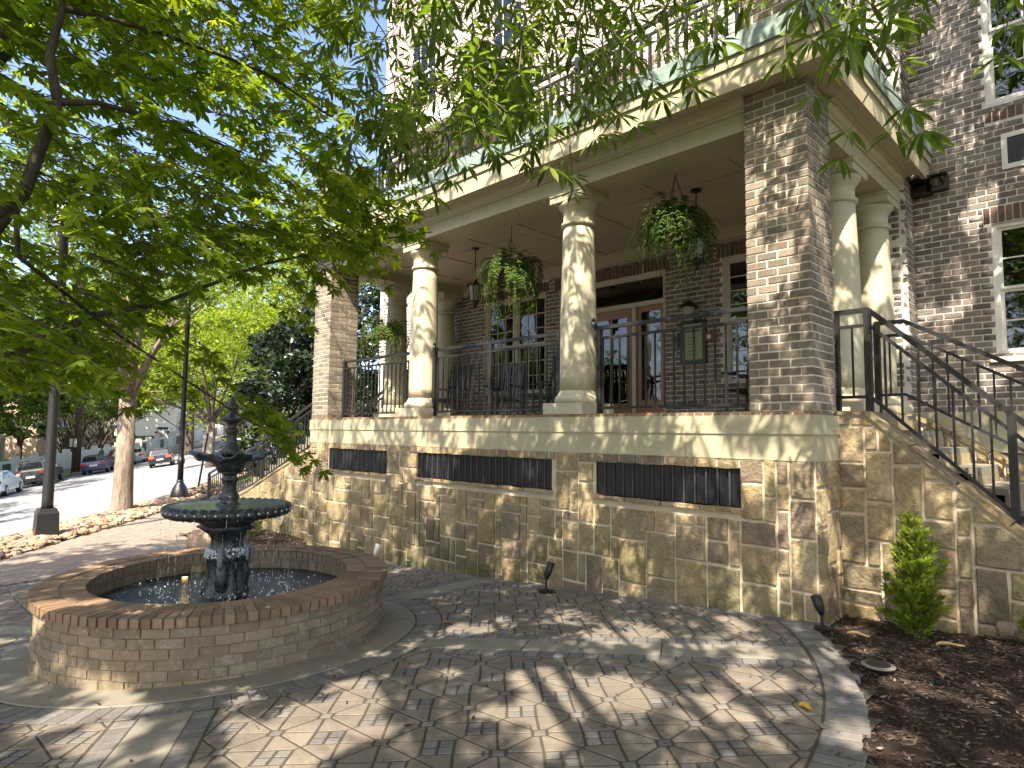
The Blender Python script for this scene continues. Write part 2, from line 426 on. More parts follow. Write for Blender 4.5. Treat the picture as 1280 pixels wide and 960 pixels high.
def window(parent, O, A, u0, u1, z0, z1, cols, rows, depth=.09, mat='trim', blind=False, sashes=2, name='window'):
    fw = .055
    m = MB()
    for a, b, y0, y1 in ((u0, u0+fw, z0, z1), (u1-fw, u1, z0, z1), (u0+fw, u1-fw, z1-fw, z1), (u0+fw, u1-fw, z0, z0+fw)):
        m.box(a, b, depth-.02, depth+.10, y0, y1)
    fr = xf(m, O, A).build(name, MAT[mat], parent)
    a, b, y0, y1 = u0+fw, u1-fw, z0+fw, z1-fw; hh = (y1-y0)/sashes
    for sidx in range(sashes):
        d = depth+.012+(.03 if sidx == 0 and sashes == 2 else 0); s0, s1 = y0+sidx*hh, y0+(sidx+1)*hh
        m = MB(); w = .035
        for p, q, r, t in ((a, a+w, s0, s1), (b-w, b, s0, s1), (a+w, b-w, s1-w, s1), (a+w, b-w, s0, s0+w)): m.box(p, q, d, d+.035, r, t)
        xf(m, O, A).build('sash', MAT[mat], fr)
        for k in range(1, cols):
            x = a+w+(b-a-2*w)*k/cols; xf(MB().box(x-.009, x+.009, d+.004, d+.028, s0+w, s1-w), O, A).build('muntin', MAT[mat], fr)
        for k in range(1, rows):
            z = s0+w+(s1-s0-2*w)*k/rows; xf(MB().box(a+w, b-w, d+.007, d+.025, z-.009, z+.009), O, A).build('muntin', MAT[mat], fr)
        xf(MB().box(a+w, b-w, d+.014, d+.019, s0+w, s1-w), O, A).build('pane', MAT['glass'], fr)
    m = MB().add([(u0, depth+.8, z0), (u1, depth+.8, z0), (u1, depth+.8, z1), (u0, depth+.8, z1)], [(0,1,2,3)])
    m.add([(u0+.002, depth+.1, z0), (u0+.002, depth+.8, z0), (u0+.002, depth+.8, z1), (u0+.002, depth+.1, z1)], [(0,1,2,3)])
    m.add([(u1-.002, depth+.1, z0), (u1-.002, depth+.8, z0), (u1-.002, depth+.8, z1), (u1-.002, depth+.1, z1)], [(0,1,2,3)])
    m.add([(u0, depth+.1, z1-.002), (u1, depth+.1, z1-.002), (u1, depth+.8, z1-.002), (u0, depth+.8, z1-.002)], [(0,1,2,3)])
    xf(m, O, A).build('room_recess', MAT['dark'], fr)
    if blind:
        n = int((y1-y0)/.062)
        me = xf(MB().add([(a, depth+.13, -.02), (b, depth+.13, -.02), (b, depth+.175, .018), (a, depth+.175, .018)], [(0,1,2,3)]), (O[0], O[1], 0), A).mesh('blind_slat', MAT['trim'])
        for k in range(n):
            o = obj('blind_slat', me, fr); o.location = (0, 0, O[2]+y0+.05+k*.062)
    return fr

def column(x, y, label, z0=0.0, ztop=2.87):
    t = thing('porch_column', label, 'column', (x, y, z0), 'cream columns of the porch')
    c = (x, y, z0); H = ztop-z0
    MB().box(x-.32, x+.32, y-.32, y+.32, z0, z0+.14).build('plinth', MAT['cream_col'], t)
    MB().lathe([(.0,.14),(.275,.14),(.298,.155),(.305,.185),(.298,.215),(.275,.235),(.26,.24),(.26,.262),(.246,.275),(.238,.30),(0,.30)], c, 40).build('column_base', MAT['cream_col'], t, True)
    prof = [(.236-.038*max(0, (k/12-.25)/.75)**1.6, .30+(H-.42-.30)*k/12) for k in range(13)]
    MB().lathe([(0, .30)]+prof+[(0, H-.42)], c, 44).build('shaft', MAT['cream_col'], t, True)
    r = prof[-1][0]; z = H-.42
    MB().lathe([(0, z-.02),(r+.004, z-.02),(r+.028, z-.008),(r+.03, z+.012),(r+.024, z+.03),(r+.002, z+.045),(r, z+.17),(r+.012, z+.18),(r+.014, z+.2),(r+.042, z+.225),(r+.064, z+.26),(r+.066, z+.29),(0, z+.29)], c, 44).build('capital', MAT['cream_col'], t, True)
    MB().box(x-.268, x+.268, y-.268, y+.268, z0+H-.13, z0+H-.045).box(x-.282, x+.282, y-.282, y+.282, z0+H-.045, z0+H-.002).build('abacus', MAT['cream_col'], t)
    return t
def ring_bricks(x0, x1, y0, y1, z0, n, flip=False):
    """running bond round a pier; returns C,S,A"""
    C, S, A = [], [], []; w, d = x1-x0, y1-y0
    for k in range(n):
        z = z0+(k+.5)*CH; odd = (k % 2) ^ int(flip)
        for face in range(4):
            L = w if face % 2 == 0 else d
            full = (odd if face % 2 == 0 else 1-odd)
            m = round(L/BL); mod = L/m
            if full: spans = [(i*mod, (i+1)*mod) for i in range(m)]
            else: spans = [(mod/2-.0+i*mod, mod/2+(i+1)*mod) for i in range(m-1)]
            for a, b in spans:
                lo = a+(.0 if (full and a == 0) else .0068); hi = b-(.0 if (full and abs(b-L) < 1e-6) else .0068)
                u = (lo+hi)/2; jt = random.uniform(-.002, .002)
                if face == 0: c, ang = (x0+u, y0+.05+jt, z), 0
                elif face == 1: c, ang = (x1-.05+jt, y0+u, z), PI/2
                elif face == 2: c, ang = (x1-u, y1-.05+jt, z), PI
                else: c, ang = (x0+.05+jt, y1-u, z), -PI/2
                C.append(c); S.append((hi-lo, .1, CH-.0140)); A.append(ang)
    return C, S, A
def brick_pillar(label, x0, x1, y0, y1, z0, n, cap=None, flip=False, mat='brick', group='brick pillars of the porch front'):
    t = thing('brick_pillar', label, 'pillar', ((x0+x1)/2, (y0+y1)/2, z0), group)
    MB().box(x0+.0075, x1-.0075, y0+.0075, y1-.0075, z0, z0+n*CH).build('mortar_core', MAT['mortar'], t)
    units(t, 'brick', *ring_bricks(x0, x1, y0, y1, z0, n, flip), MAT[mat], 300)
    if cap:
        z = z0+n*CH
        MB().box(x0-.06, x1+.06, y0-.06, y1+.06, z, z+.07).build('cap_slab', MAT['concrete'], t)
        xm, ym = (x0+x1)/2, (y0+y1)/2
        MB().add([(x0-.05, y0-.05, z+.07), (x1+.05, y0-.05, z+.07), (x1+.05, y1+.05, z+.07), (x0-.05, y1+.05, z+.07), (xm, ym, z+.2)], [(0,1,4),(1,2,4),(2,3,4),(3,0,4),(3,2,1,0)]).build('cap_top', MAT['concrete'], t)
    return t

# ---- random ashlar: rectangles packed on a grid, cut by a slope and by openings
def ashlar(L, z0, z1, cell, opens, seed, big=1.0):
    r = random.Random(seed); nx, nz = int(round(L/cell)), int(round((z1-z0)/cell)); cx, cz = L/nx, (z1-z0)/nz
    occ = [[False]*nz for _ in range(nx)]
    for i in range(nx):
        for j in range(nz):
            u, z = (i+.5)*cx, z0+(j+.5)*cz
            if any(a < u < b and c < z < d for a, b, c, d in opens): occ[i][j] = True
    sizes = [(4,3),(3,3),(2,4),(3,2),(2,3),(4,2),(5,3),(3,4),(2,2),(1,3),(3,1),(1,2),(2,1)]
    wts = [3,5,4,5,6,4,1.5*big,2.5*big,4,2,2,1,1]; out = []
    order = [(i, j) for j in range(nz) for i in range(nx)]
    for i, j in order:
        if occ[i][j]: continue
        cand = r.choices(sizes, wts, k=14)+[(2,1),(1,2),(1,1)]
        for w, h in cand:
            if i+w > nx or j+h > nz: continue
            if all(not occ[i+a][j+b] for a in range(w) for b in range(h)):
                for a in range(w):
                    for b in range(h): occ[i+a][j+b] = True
                out.append((i*cx, (i+w)*cx, z0+j*cz, z0+(j+h)*cz)); break
    return out
def stone_item(poly, O, A, seed, proud=.020, joint=.0135):
    """a stone of polygon outline (u,z), its face pillowed, joint round it"""
    r = random.Random(seed)
    if area2(poly) < 0: poly = poly[::-1]
    p = clean_poly(inset_poly(poly, joint*r.uniform(.8, 1.3)))
    if len(p) < 3 or area2(p) < .0012: return None
    # rough outline: add a point on long edges, jitter
    q = []
    for i in range(len(p)):
        a, b = p[i], p[(i+1) % len(p)]; q.append((a[0]+r.uniform(-.004, .004), a[1]+r.uniform(-.004, .004)))
        L = math.hypot(b[0]-a[0], b[1]-a[1])
        if L > .12:
            for f in ((.5,) if L < .28 else (.33, .67)): q.append((a[0]+f*(b[0]-a[0])+r.uniform(-.006, .006), a[1]+f*(b[1]-a[1])+r.uniform(-.006, .006)))
    n = len(q); cx, cz = sum(x for x, _ in q)/n, sum(z for _, z in q)/n
    pr = proud*r.uniform(.45, 1.4); vs = []
    for k, (sc, dp) in enumerate(((1, .02), (1, -pr*.62), (.935, -pr))):
        for x, z in q:
            j = r.uniform(-.003, .003) if k == 2 else 0
            vs.append((cx+(x-cx)*sc, dp+j, cz+(z-cz)*sc))
    vs.append((cx+r.uniform(-.02, .02), -pr-r.uniform(-.004, .010), cz))
    fs = [(k*n+i, k*n+(i+1) % n, (k+1)*n+(i+1) % n, (k+1)*n+i) for k in (0, 1) for i in range(n)]
    fs += [(2*n+i, 2*n+(i+1) % n, 3*n) for i in range(n)]
    m = MB().add(vs, fs); xf(m, O, A); return m.v, m.f
def stone_face(parent, O, A, rects, cuts, seed, lim=300, name='stone'):
    items = []
    for k, (a, b, c, d) in enumerate(rects):
        p = [(a, c), (b, c), (b, d), (a, d)]
        for n, dd in cuts:
            p = clip_poly(p, n, dd)
            if len(p) < 3: break
        if len(p) < 3: continue
        it = stone_item(p, O, A, seed*1000+k)
        if it: items.append(it)
    pieces(parent, name, items, MAT['stone'], lim)

def railing(label, path, h, spacing=.115, posts=(), group=None, base=.08, double=.13, bal=.018, name='railing', bottom_ext=0, cat='railing', slant_base=0):
    """path: points at floor height; a straight run between each two"""
    t = thing(name, label, cat, path[0], group); mi = MAT['iron']; path = [np.array(p, float) for p in path]
    up = np.array([0, 0, 1.])
    for part, z, w, hh in (('top_rail', h, .045, .045), ('middle_rail', h-double, .03, .03), ('bottom_rail', base, .03, .03)):
        m = MB()
        for a, b in zip(path[:-1], path[1:]): m.beam(a+up*z, b+up*z, w, hh)
        m.build(part, mi, t)
    for a, b in zip(path[:-1], path[1:]):
        L = np.linalg.norm((b-a)[:2]); n = max(1, int(round(L/spacing)))
        for k in range(1, n):
            p = a+(b-a)*k/n
            MB().beam(p+up*base, p+up*(h-double), bal, bal, (1, 0, 0)).build('baluster', mi, t)
    for p, z0, z1 in posts:
        p = np.array(p, float); MB().box(p[0]-.03, p[0]+.03, p[1]-.03, p[1]+.03, p[2]+z0, p[2]+z1).build('post', mi, t)
    return t

# ------------------------------------------------------------------ main building
YD, YW = 3.4, 3.8
bld = thing('apartment_building', 'brick apartment building rising behind the columned front porch', 'building', (-4.7, YD, -2.4))
# right wall, beside the steps
O = (.02, YW, -.4)
RW = [(.86, 1.98, 1.18, 2.86), (.86, 1.98, 4.42, 6.4)]
lint = [(.78, 2.06, 2.86, 3.08), (.78, 2.06, 6.4, 6.62)]
brick_wall(bld, (O[0], O[1], .08), 0, 4.2, 15.0, [(a-.02, b-.02, c-.48, d-.48) for a, b, c, d in RW], [(a-.02, b-.02, c-.48, d-.48) for a, b, c, d in lint]+[(.82, 2.0, 3.77-.08, 3.94-.08)])
for a, b, c, d in RW: window(bld, (0, YW, 0), 0, a, b, c-.4, d-.4, 3, 2, .06, 'white', blind=(c < 2))
MAT['louver'] = m_plain('louver_black', (.006,.0065,.008), .38, 0, .2, 9, .05, .3)
_v = MB().box(1.0, 1.3, YW-.02, YW+.02, 3.12, 3.18).box(1.0, 1.3, YW-.02, YW+.02, 3.52, 3.58).box(1.0, 1.06, YW-.02, YW+.02, 3.18, 3.52).box(1.24, 1.3, YW-.02, YW+.02, 3.18, 3.52).build('wall_vent', MAT['white'], bld)
MB().box(1.06, 1.24, YW-.012, YW+.01, 3.18, 3.52).build('vent_grille', MAT['black'], _v)
MB().box(.80, 2.02, YW-.05, YW+.05, .70, .76).build('window_sill', MAT['white'], bld)
MB().box(.0, 4.2, YW-.03, YW+.2, -.42, .078).build('base_course', MAT['cream'], bld)
MB().box(.0, 4.2, YW, YW+.2, -2.4, -.422).build('foundation', MAT['concrete'], bld)
# return face (pilaster) right and left of the porch back wall
brick_wall(bld, (.02, YD, -.02), PI/2, .4, 15.2, lim=80)
# porch back wall, door and windows
DO = [(-6.0, -3.6, 0, 2.58), (-2.56, -1.05, .55, 2.58), (-8.16, -6.36, .55, 2.60)]
sol = [(-6.1, -3.5, 2.58, 2.80), (-2.66, -.95, 2.58, 2.80), (-8.26, -6.26, 2.60, 2.81)]
brick_wall(bld, (-9.4, YD, 0.0), 0, 9.34, 3.1, [(a+9.4, b+9.4, c, d) for a, b, c, d in DO], [(a+9.4, b+9.4, c, d) for a, b, c, d in sol], 'wall_brick', 'mortar_cool')
window(bld, (0, YD, 0), 0, -8.16, -7.27, .55, 2.60, 3, 3, .07); window(bld, (0, YD, 0), 0, -7.25, -6.36, .55, 2.60, 3, 3, .07)
window(bld, (0, YD, 0), 0, -2.56, -1.81, .55, 2.58, 2, 4, .07); window(bld, (0, YD, 0), 0, -1.79, -1.05, .55, 2.58, 2, 4, .07)
# door case: transom over door with sidelights
def dbox(m, a, b, y0, y1, c, d): m.box(a, b, YD+y0, YD+y1, c, d); return m
m = MB()
for a, b, c, d in ((-6.0, -5.93, 0, 2.58), (-3.67, -3.6, 0, 2.58), (-5.93, -3.67, 2.50, 2.58), (-5.93, -3.67, 2.02, 2.10), (-5.36, -5.29, 0, 2.02), (-4.31, -4.24, 0, 2.02)): dbox(m, a, b, .05, .17, c, d)
dc = m.build('door_case', MAT['trim'], bld)
dbox(MB(), -5.93, -3.67, .10, .105, 2.10, 2.50).build('transom_pane', MAT['glass'], dc)
dr = MB()
for a, b, c, d in ((-5.29, -5.15, .02, 2.02), (-4.45, -4.31, .02, 2.02), (-5.15, -4.45, 1.86, 2.02), (-5.15, -4.45, .02, .30), (-4.825, -4.775, .30, 1.86)): dbox(dr, a, b, .09, .135, c, d)
door = dr.build('door', MAT['wood'], bld)
dbox(MB(), -5.15, -4.45, .11, .116, .3, 1.86).build('pane', MAT['glass'], door)
MB().tube([(-4.40, YD+.09, .95), (-4.40, YD+.03, .95), (-4.40, YD+.03, 1.25), (-4.40, YD+.09, 1.25)], .012, 8).build('handle', MAT['iron'], door)
for a, b in ((-5.93, -5.36), (-4.24, -3.67)):
    m = MB(); dbox(m, a, b, .10, .13, .02, .35); dbox(m, a, a+.09, .10, .13, .35, 2.02); dbox(m, b-.09, b, .10, .13, .35, 2.02); dbox(m, a+.09, b-.09, .10, .13, 1.92, 2.02)
    s_ = m.build('sidelight', MAT['wood'], bld); dbox(MB(), a+.09, b-.09, .11, .116, .35, 1.92).build('pane', MAT['glass'], s_)
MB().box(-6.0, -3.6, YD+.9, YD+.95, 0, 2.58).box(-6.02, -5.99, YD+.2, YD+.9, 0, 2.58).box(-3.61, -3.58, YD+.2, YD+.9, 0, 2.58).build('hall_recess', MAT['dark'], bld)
# wall above the porch roof, left wing and its window
UO = [(1.2, 2.3, .9, 2.9), (4.0, 5.6, .3, 2.6), (7.2, 8.3, .9, 2.9), (1.2, 2.3, 4.6, 6.6), (4.2, 5.4, 4.6, 6.6), (7.2, 8.3, 4.6, 6.6)]
brick_wall(bld, (-9.4, YD, 3.72), 0, 9.34, 11.5, UO, [(a-.1, b+.1, d, d+.21) for a, b, c, d in UO], 'sunlit_brick', lim=120)
for a, b, c, d in UO: window(bld, (-9.4, YD, 3.72), 0, a, b, c, d, 3, 2, .07, 'white')
LO = [(2.25, 3.3, 2.6, 4.96)]
brick_wall(bld, (-12.95, YW, -2.4), 0, 3.57, 17.5, [(a+.2, b+.2, c, d) for a, b, c, d in LO+[(.9, 2.1, 7.2, 9.2), (.9, 2.1, 10.8, 12.8)]], [(2.35, 3.57, 4.96, 5.17)], 'sunlit_brick', lim=200)
window(bld, (-12.75, YW, -2.4), 0, 2.25, 3.3, 2.6, 4.96, 3, 3, .07, 'white'); window(bld, (-12.75, YW, -2.4), 0, .9, 2.1, 7.2, 9.2, 3, 2, .07, 'white'); window(bld, (-12.75, YW, -2.4), 0, .9, 2.1, 10.8, 12.8, 3, 2, .07, 'white')
brick_wall(bld, (-12.95, YW+6, -2.4), -PI/2, 6.0, 17.5, lim=40)
MB().box(-9.42, -9.40, YD, YW+.02, -2.4, 15.2).build('wing_return', MAT['mortar_cool'], bld)
MB().box(-12.9, 4.3, YW+.25, YW+6.0, 15.1, 15.4).box(-12.6, 4.2, YW+5.8, YW+6.0, -2.4, 15.1).build('roof_slab', MAT['concrete'], bld)
# upper balcony slab (its underside shows through the leaves)
MB().box(-9.3, -6.4, 1.75, YD-.01, 6.05, 6.15).build('upper_balcony_soffit', MAT['ceil'], bld)
MB().box(-9.4, -6.3, 1.65, 1.75, 6.02, 6.35).box(-6.4, -6.3, 1.75, YD-.01, 6.02, 6.35).box(-9.4, -9.3, 1.75, YD-.01, 6.02, 6.35).build('upper_balcony_fascia', MAT['white'], bld)

# ------------------------------------------------------------------ porch: floor, base, beams, roof
XL = -9.43
porch = thing('front_porch', 'deep cream trimmed front porch carried on columns over a stone base', 'porch', (-4.7, 0, -2.4))
MB().box(XL+.02, -.02, .21, YD-.002, -.12, -.006).build('porch_floor', MAT['concrete'], porch)
C = [(XL+.05+i*.1004, .1, -.019) for i in range(94)]; units(porch, 'edge_brick', C, [(.091, .215, .038)]*94, [0]*94, MAT['cope'], 300)
MB().box(XL+.01, -.01, .0, .205, -.05, -.012).build('mortar_bed', MAT['mortar'], porch)
for nm, z0, z1, o in (('upper_trim_board', -.222, -.04, .024), ('lower_trim_board', -.467, -.2235, .010)):
    cuts = [XL-o, -7.1 if 'upper' in nm else -6.2, -4.6 if 'upper' in nm else -3.75, -2.1 if 'upper' in nm else -1.3, o]
    for a, b in zip(cuts[:-1], cuts[1:]): MB().box(a+.0012, b-.0012, -o+random.uniform(-.0008, .0008), .0, z0, z1).build(nm, MAT['cream'], porch)
    MB().box(0, o, .0005, .605, z0, z1).build(nm, MAT['cream'], porch); MB().box(XL-o, XL, .0005, .605, z0, z1).build(nm, MAT['cream'], porch)
# stone base with vents
VT = [(-8.72, -6.80), (-5.99, -3.17), (-2.48, -.70)]; VZ0, VZ1 = -.945, -.555
base = thing('stone_base_wall', 'mossy tan ashlar stone wall with three long black vents under the porch', 'stone wall', (-4.7, .0, -2.4))
MB().box(XL+.002, -.002, .003, .59, -2.75, VZ0-.05).box(XL+.002, -.002, .003, .59, VZ1, -.46).box(XL+.002, VT[0][0], .003, .59, VZ0-.05, VZ1).box(VT[0][1], VT[1][0], .003, .59, VZ0-.05, VZ1).box(VT[1][1], VT[2][0], .003, .59, VZ0-.05, VZ1).box(VT[2][1], -.002, .003, .59, VZ0-.05, VZ1).build('mortar_core', MAT['mortar_stone'], base)
op = [(a-XL-.03, b-XL+.03, VZ0-.06, VZ1+.03) for a, b in VT]
rects = ashlar(-XL, -2.72, -.462, .119, op, 3, 1.6)
stone_face(base, (XL, 0, 0), 0, rects, [], 11)
stone_face(base, (0, 0, 0), PI/2, ashlar(.6, -2.4, -.462, .12, [], 5), [], 12)
MAT['rib'] = m_plain('rib_metal', (.035,.037,.042), .45, 0, .3, 12)
for i, (a, b) in enumerate(VT):
    n = max(3, round((b-a)/.5)); w = (b-a+.06)/n; its = []
    for k in range(n):
        p = [(a-.03+k*w, VZ0-.055), (a-.03+(k+1)*w, VZ0-.055), (a-.03+(k+1)*w, VZ0), (a-.03+k*w, VZ0)]
        it = stone_item(p, (0, -.02, 0), 0, 900+i*50+k, .03, .005)
        if it: its.append(it)
    pieces(base, 'sill_stone', its, MAT['stone'])
    vt = MB().box(a, b, .05, .09, VZ1-.02, VZ1).box(a, b, .05, .09, VZ0, VZ0+.02).box(a, a+.03, .05, .09, VZ0, VZ1).box(b-.03, b, .05, .09, VZ0, VZ1).box(a, b, .10, .12, VZ0, VZ1).build('vent', MAT['black'], base)
    n = round((b-a)/.128)
    for k in range(n+1):
        x = a+k*(b-a)/n; MB().box(max(a+.004, x-.008), min(b-.004, x+.008), .008, .03, VZ0+.006, VZ1-.006).build('rib', MAT['rib'], vt)
    for k in range(n):
        x = a+(k+.5)*(b-a)/n; wv = (b-a)/n*.44
        MB().add([(x-wv, .022, VZ0+.01), (x+wv-.010, .085, VZ0+.01), (x+wv-.010, .085, VZ1-.01), (x-wv, .022, VZ1-.01), (x-wv+.012, .018, VZ0+.01), (x+wv, .08, VZ0+.01), (x+wv, .08, VZ1-.01), (x-wv+.012, .018, VZ1-.01)],
                 [(0,1,2,3),(7,6,5,4),(0,4,5,1),(3,2,6,7),(0,3,7,4),(1,5,6,2)]).build('louver', MAT['louver'], vt)

brick_pillar('near brick pillar at the right end of the porch beside the steps', -.61, 0, 0, .6, .0, 39)
brick_pillar('far brick pillar at the left end of the porch before dark shrubs', XL, -8.82, 0, .6, .0, 39, flip=True)
brick_pillar('upper brick pier at the right corner of the balcony', -.61, 0, 0, .6, 3.76, 15, cap=True, group='brick piers of the balcony')
brick_pillar('upper brick pier with stone cap at the left corner of the balcony', XL, -8.82, 0, .6, 3.76, 12, cap=True, flip=True, group='brick piers of the balcony')
column(-3.0, .31, 'cream round column right of the middle of the porch front')
column(-6.27, .31, 'cream round column on the left half of the porch front')
column(-.31, 1.73, 'cream side column just behind the near brick pillar')
column(-.31, 3.06, 'cream side column against the house wall at the steps')
column(-9.12, 1.73, 'shaded side column behind the hanging fern at the left end')
column(-9.12, 3.06, 'shaded side column beside the lantern at the far left end')

bm = MB().box(-8.82, -.61, .06, .56, 2.87, 3.10).box(-.56, -.06, .6, YD, 2.87, 3.10).box(XL+.06, XL+.56, .6, YD, 2.87, 3.10).build('beam', MAT['cream'], porch)
for (a, b, y) in ((-8.82, -.61, .06),):
    prof = [(y, 3.06), (y-.02, 3.062), (y-.022, 3.085), (y-.05, 3.10), (y-.075, 3.13), (y-.08, 3.17), (y-.12, 3.18), (y-.12, 3.19), (y+.02, 3.19), (y+.02, 3.06)]
    MB().prism(prof, 0, a, b).build('crown_moulding', MAT['cream'], porch)
prof = [(-.06, 3.06), (-.04, 3.062), (-.038, 3.085), (-.01, 3.10), (.015, 3.13), (.02, 3.17), (.06, 3.18), (.06, 3.19), (-.08, 3.19), (-.08, 3.06)]
MB().prism([(x, z) for x, z in prof], 1, .6, YD).build('crown_moulding', MAT['cream'], porch)
MB().prism([(XL-x, z) for x, z in prof], 1, .6, YD).build('crown_moulding', MAT['cream'], porch)
MB().box(XL+.5, -.5, .54, YD-.002, 3.06, 3.10).build('ceiling', MAT['ceil'], porch)
for x in [-8.3+i*1.17 for i in range(7)]: MB().box(x-.02, x+.02, .56, YD-.01, 3.045, 3.0598).build('ceiling_batten', MAT['ceil'], porch)
for y in (1.45, 2.45): MB().box(XL+.56, -.56, y-.022, y+.022, 3.04, 3.0585).build('ceiling_batten', MAT['ceil'], porch)
MB().box(XL+.56, -.56, YD-.05, YD-.002, 2.86, 3.0595).build('wall_frieze', MAT['ceil'], porch)
e = .215
MB().box(XL-e, e, -e, YD-.003, 3.191, 3.215).build('soffit', MAT['ceil'], porch)
def eave(nm, o, z0, z1, mat, t=.05):
    MB().box(XL-o, o, -o, -o+t, z0, z1).box(o-t, o, -o+t, YD+.37, z0, z1).box(XL-o, XL-o+t, -o+t, YD+.37, z0, z1).build(nm, mat, porch)
eave('fascia', .225, 3.175, 3.40, MAT['cream']); eave('upper_fascia', .25, 3.402, 3.51, MAT['cream'])
t = NT('copper_patina'); nz = t.noise(4, 6, .7, dist=.6)
MAT['copper'] = t.done(t.bsdf(t.ramp(nz, [(.3, (.12,.16,.14)), (.5, (.20,.265,.235)), (.68, (.31,.375,.345)), (.8, (.19,.18,.14))]), .6, .15, t.bump(t.noise(30), .15, .01)))
eave('copper_gutter', .275, 3.512, 3.72, MAT['copper'], .09)
MB().box(XL-.18, .18, -.18, YD-.01, 3.55, 3.72).build('roof_deck', MAT['concrete'], porch)

# rails of the porch
railing('porch railing between near brick pillar and right column', [(-.62, .31, 0), (-2.73, .31, 0)], 1.08, .125, [((-.65, .31, 0), 0, 1.1), ((-2.66, .31, 0), 0, 1.1)], 'railings of the porch front')
railing('long porch railing between the two round columns', [(-3.3, .31, 0), (-6.0, .31, 0)], 1.08, .125, [((-3.32, .31, 0), 0, 1.1), ((-4.64, .31, 0), 0, 1.1), ((-5.97, .31, 0), 0, 1.1)], 'railings of the porch front')
railing('short porch railing at the far left pillar', [(-6.56, .31, 0), (-8.8, .31, 0)], 1.08, .125, [((-6.6, .31, 0), 0, 1.1), ((-8.76, .31, 0), 0, 1.1)], 'railings of the porch front')
railing('left side porch railing behind the hanging fern', [(-9.12, 2.05, 0), (-9.12, 2.76, 0)], 1.08, .125, [((-9.12, 2.06, 0), 0, 1.1)])
railing('dark balcony railing along the copper edged roof', [(-.62, .16, 3.74), (-8.81, .16, 3.74)], .86, .118, [((-.66, .16, 3.74), 0, .9), ((-2.9, .16, 3.74), 0, .9), ((-5.1, .16, 3.74), 0, .9), ((-7.2, .16, 3.74), 0, .9), ((-8.77, .16, 3.74), 0, .9)], bal=.032)
railing('balcony railing on the side above the steps', [(-.1, .62, 3.74), (-.1, 3.3, 3.74)], .86, .118, [((-.1, .66, 3.74), 0, .9)])

# ------------------------------------------------------------------ steps on the right
def slope_wall(label, Y, facing, pts, zb, thick, seed, cell, x_end):
    """stone wall along X whose top runs through pts [(x,z)...]"""
    t = thing('stair_wall', label, 'stair wall', (pts[0][0], Y, zb), 'stone walls beside steps')
    poly = [(x, z-.03) for x, z in pts]+[(pts[-1][0], zb), (pts[0][0], zb)]
    if pts[0][0] > pts[-1][0]: poly = poly[::-1]
    core = MB().prism(poly, 1, Y+.003, Y+thick).build('mortar_core', MAT['mortar_stone'], t)
    xa, xb = min(p[0] for p in pts), max(p[0] for p in pts); zt = max(p[1] for p in pts)
    rc = ashlar(xb-xa, zb, zt+.1, cell, [], seed, 1.3); P = sorted(pts); cuts = []
    def cut(px):
        out = []
        for a, b, c, d in rc:
            p = [(a, c), (b, c), (b, d), (a, d)]
            for (x0, z0), (x1, z1) in zip(P[:-1], P[1:]):
                n = (-(z1-z0), x1-x0); L = math.hypot(*n); n = (n[0]/L, n[1]/L)
                if (a+b)/2+xa < x0-.4 or (a+b)/2+xa > x1+.4: continue
                p = clip_poly(p, n, n[0]*(x0-xa)+n[1]*z0-.05)
                if len(p) < 3: break
            if len(p) >= 3: out.append(p)
        return out
    its = [stone_item(p, (xa, Y, 0), 0, seed*777+k, .024, .014) for k, p in enumerate(cut(0))]
    pieces(t, 'stone', [i for i in its if i], MAT['stone'], 300)
    caps = []; r = random.Random(seed)
    for (x0, z0), (x1, z1) in zip(pts[:-1], pts[1:]):
        L = math.hypot(x1-x0, z1-z0); n = max(1, round(L/.42)); d = ((x1-x0)/L, (z1-z0)/L); nn = (-d[1], d[0]) if d[0] > 0 else (d[1], -d[0])
        for k in range(n):
            a, b = k*L/n+.006, (k+1)*L/n-.006; h = .042*r.uniform(.85, 1.1); ov = r.uniform(.02, .035)
            q = [(x0+d[0]*a, z0+d[1]*a), (x0+d[0]*b, z0+d[1]*b)]
            vs = []
            for (x, z) in q:
                for y in (Y-ov, Y+thick+.02):
                    for s_ in (-.03, h-.03+r.uniform(-.006, .006)): vs.append((x+nn[0]*s_, y+r.uniform(-.008, .008), z+nn[1]*s_))
            caps.append((vs, [(0,1,3,2),(4,6,7,5),(0,4,5,1),(2,3,7,6),(1,5,7,3),(0,2,6,4)]))
    pieces(t, 'cap_stone', caps, MAT['stone'])
    return t
slope_wall('sloping tan stone wall of the near steps with mulch bed at its foot', .61, -1, [(.0, .0), (.26, .0), (1.32, -.94), (2.1, -1.62)], -2.15, .3, 21, .118, 2.1)
slope_wall('farther sloping stone wall of the steps below the lower window', 2.25, -1, [(.0, .04), (.3, .0), (1.3, -.58), (2.4, -1.25)], -2.15, .3, 22, .12, 2.4)
st = thing('stone_steps', 'pale worn stone steps climbing to the porch between two stone walls', 'steps', (1.2, 1.5, -1.9))
MB().box(.0, .30, .92, 2.24, -.4, -.008).build('landing', MAT['concrete'], st)
MB().prism([(.30, -.2), (2.415, -1.73), (2.415, -2.1), (.30, -2.1)], 1, .925, 2.235).build('step_core', MAT['concrete'], st)
for k in range(9):
    x = .30+k*.235; z = -.17*(k+1)
    MB().box(x, x+.26, .915, 2.245, z-.05, z).build('tread', MAT['concrete'], st)
    MB().box(x+.0, x+.03, .92, 2.24, z, z+.118).build('riser', MAT['stone'], st)
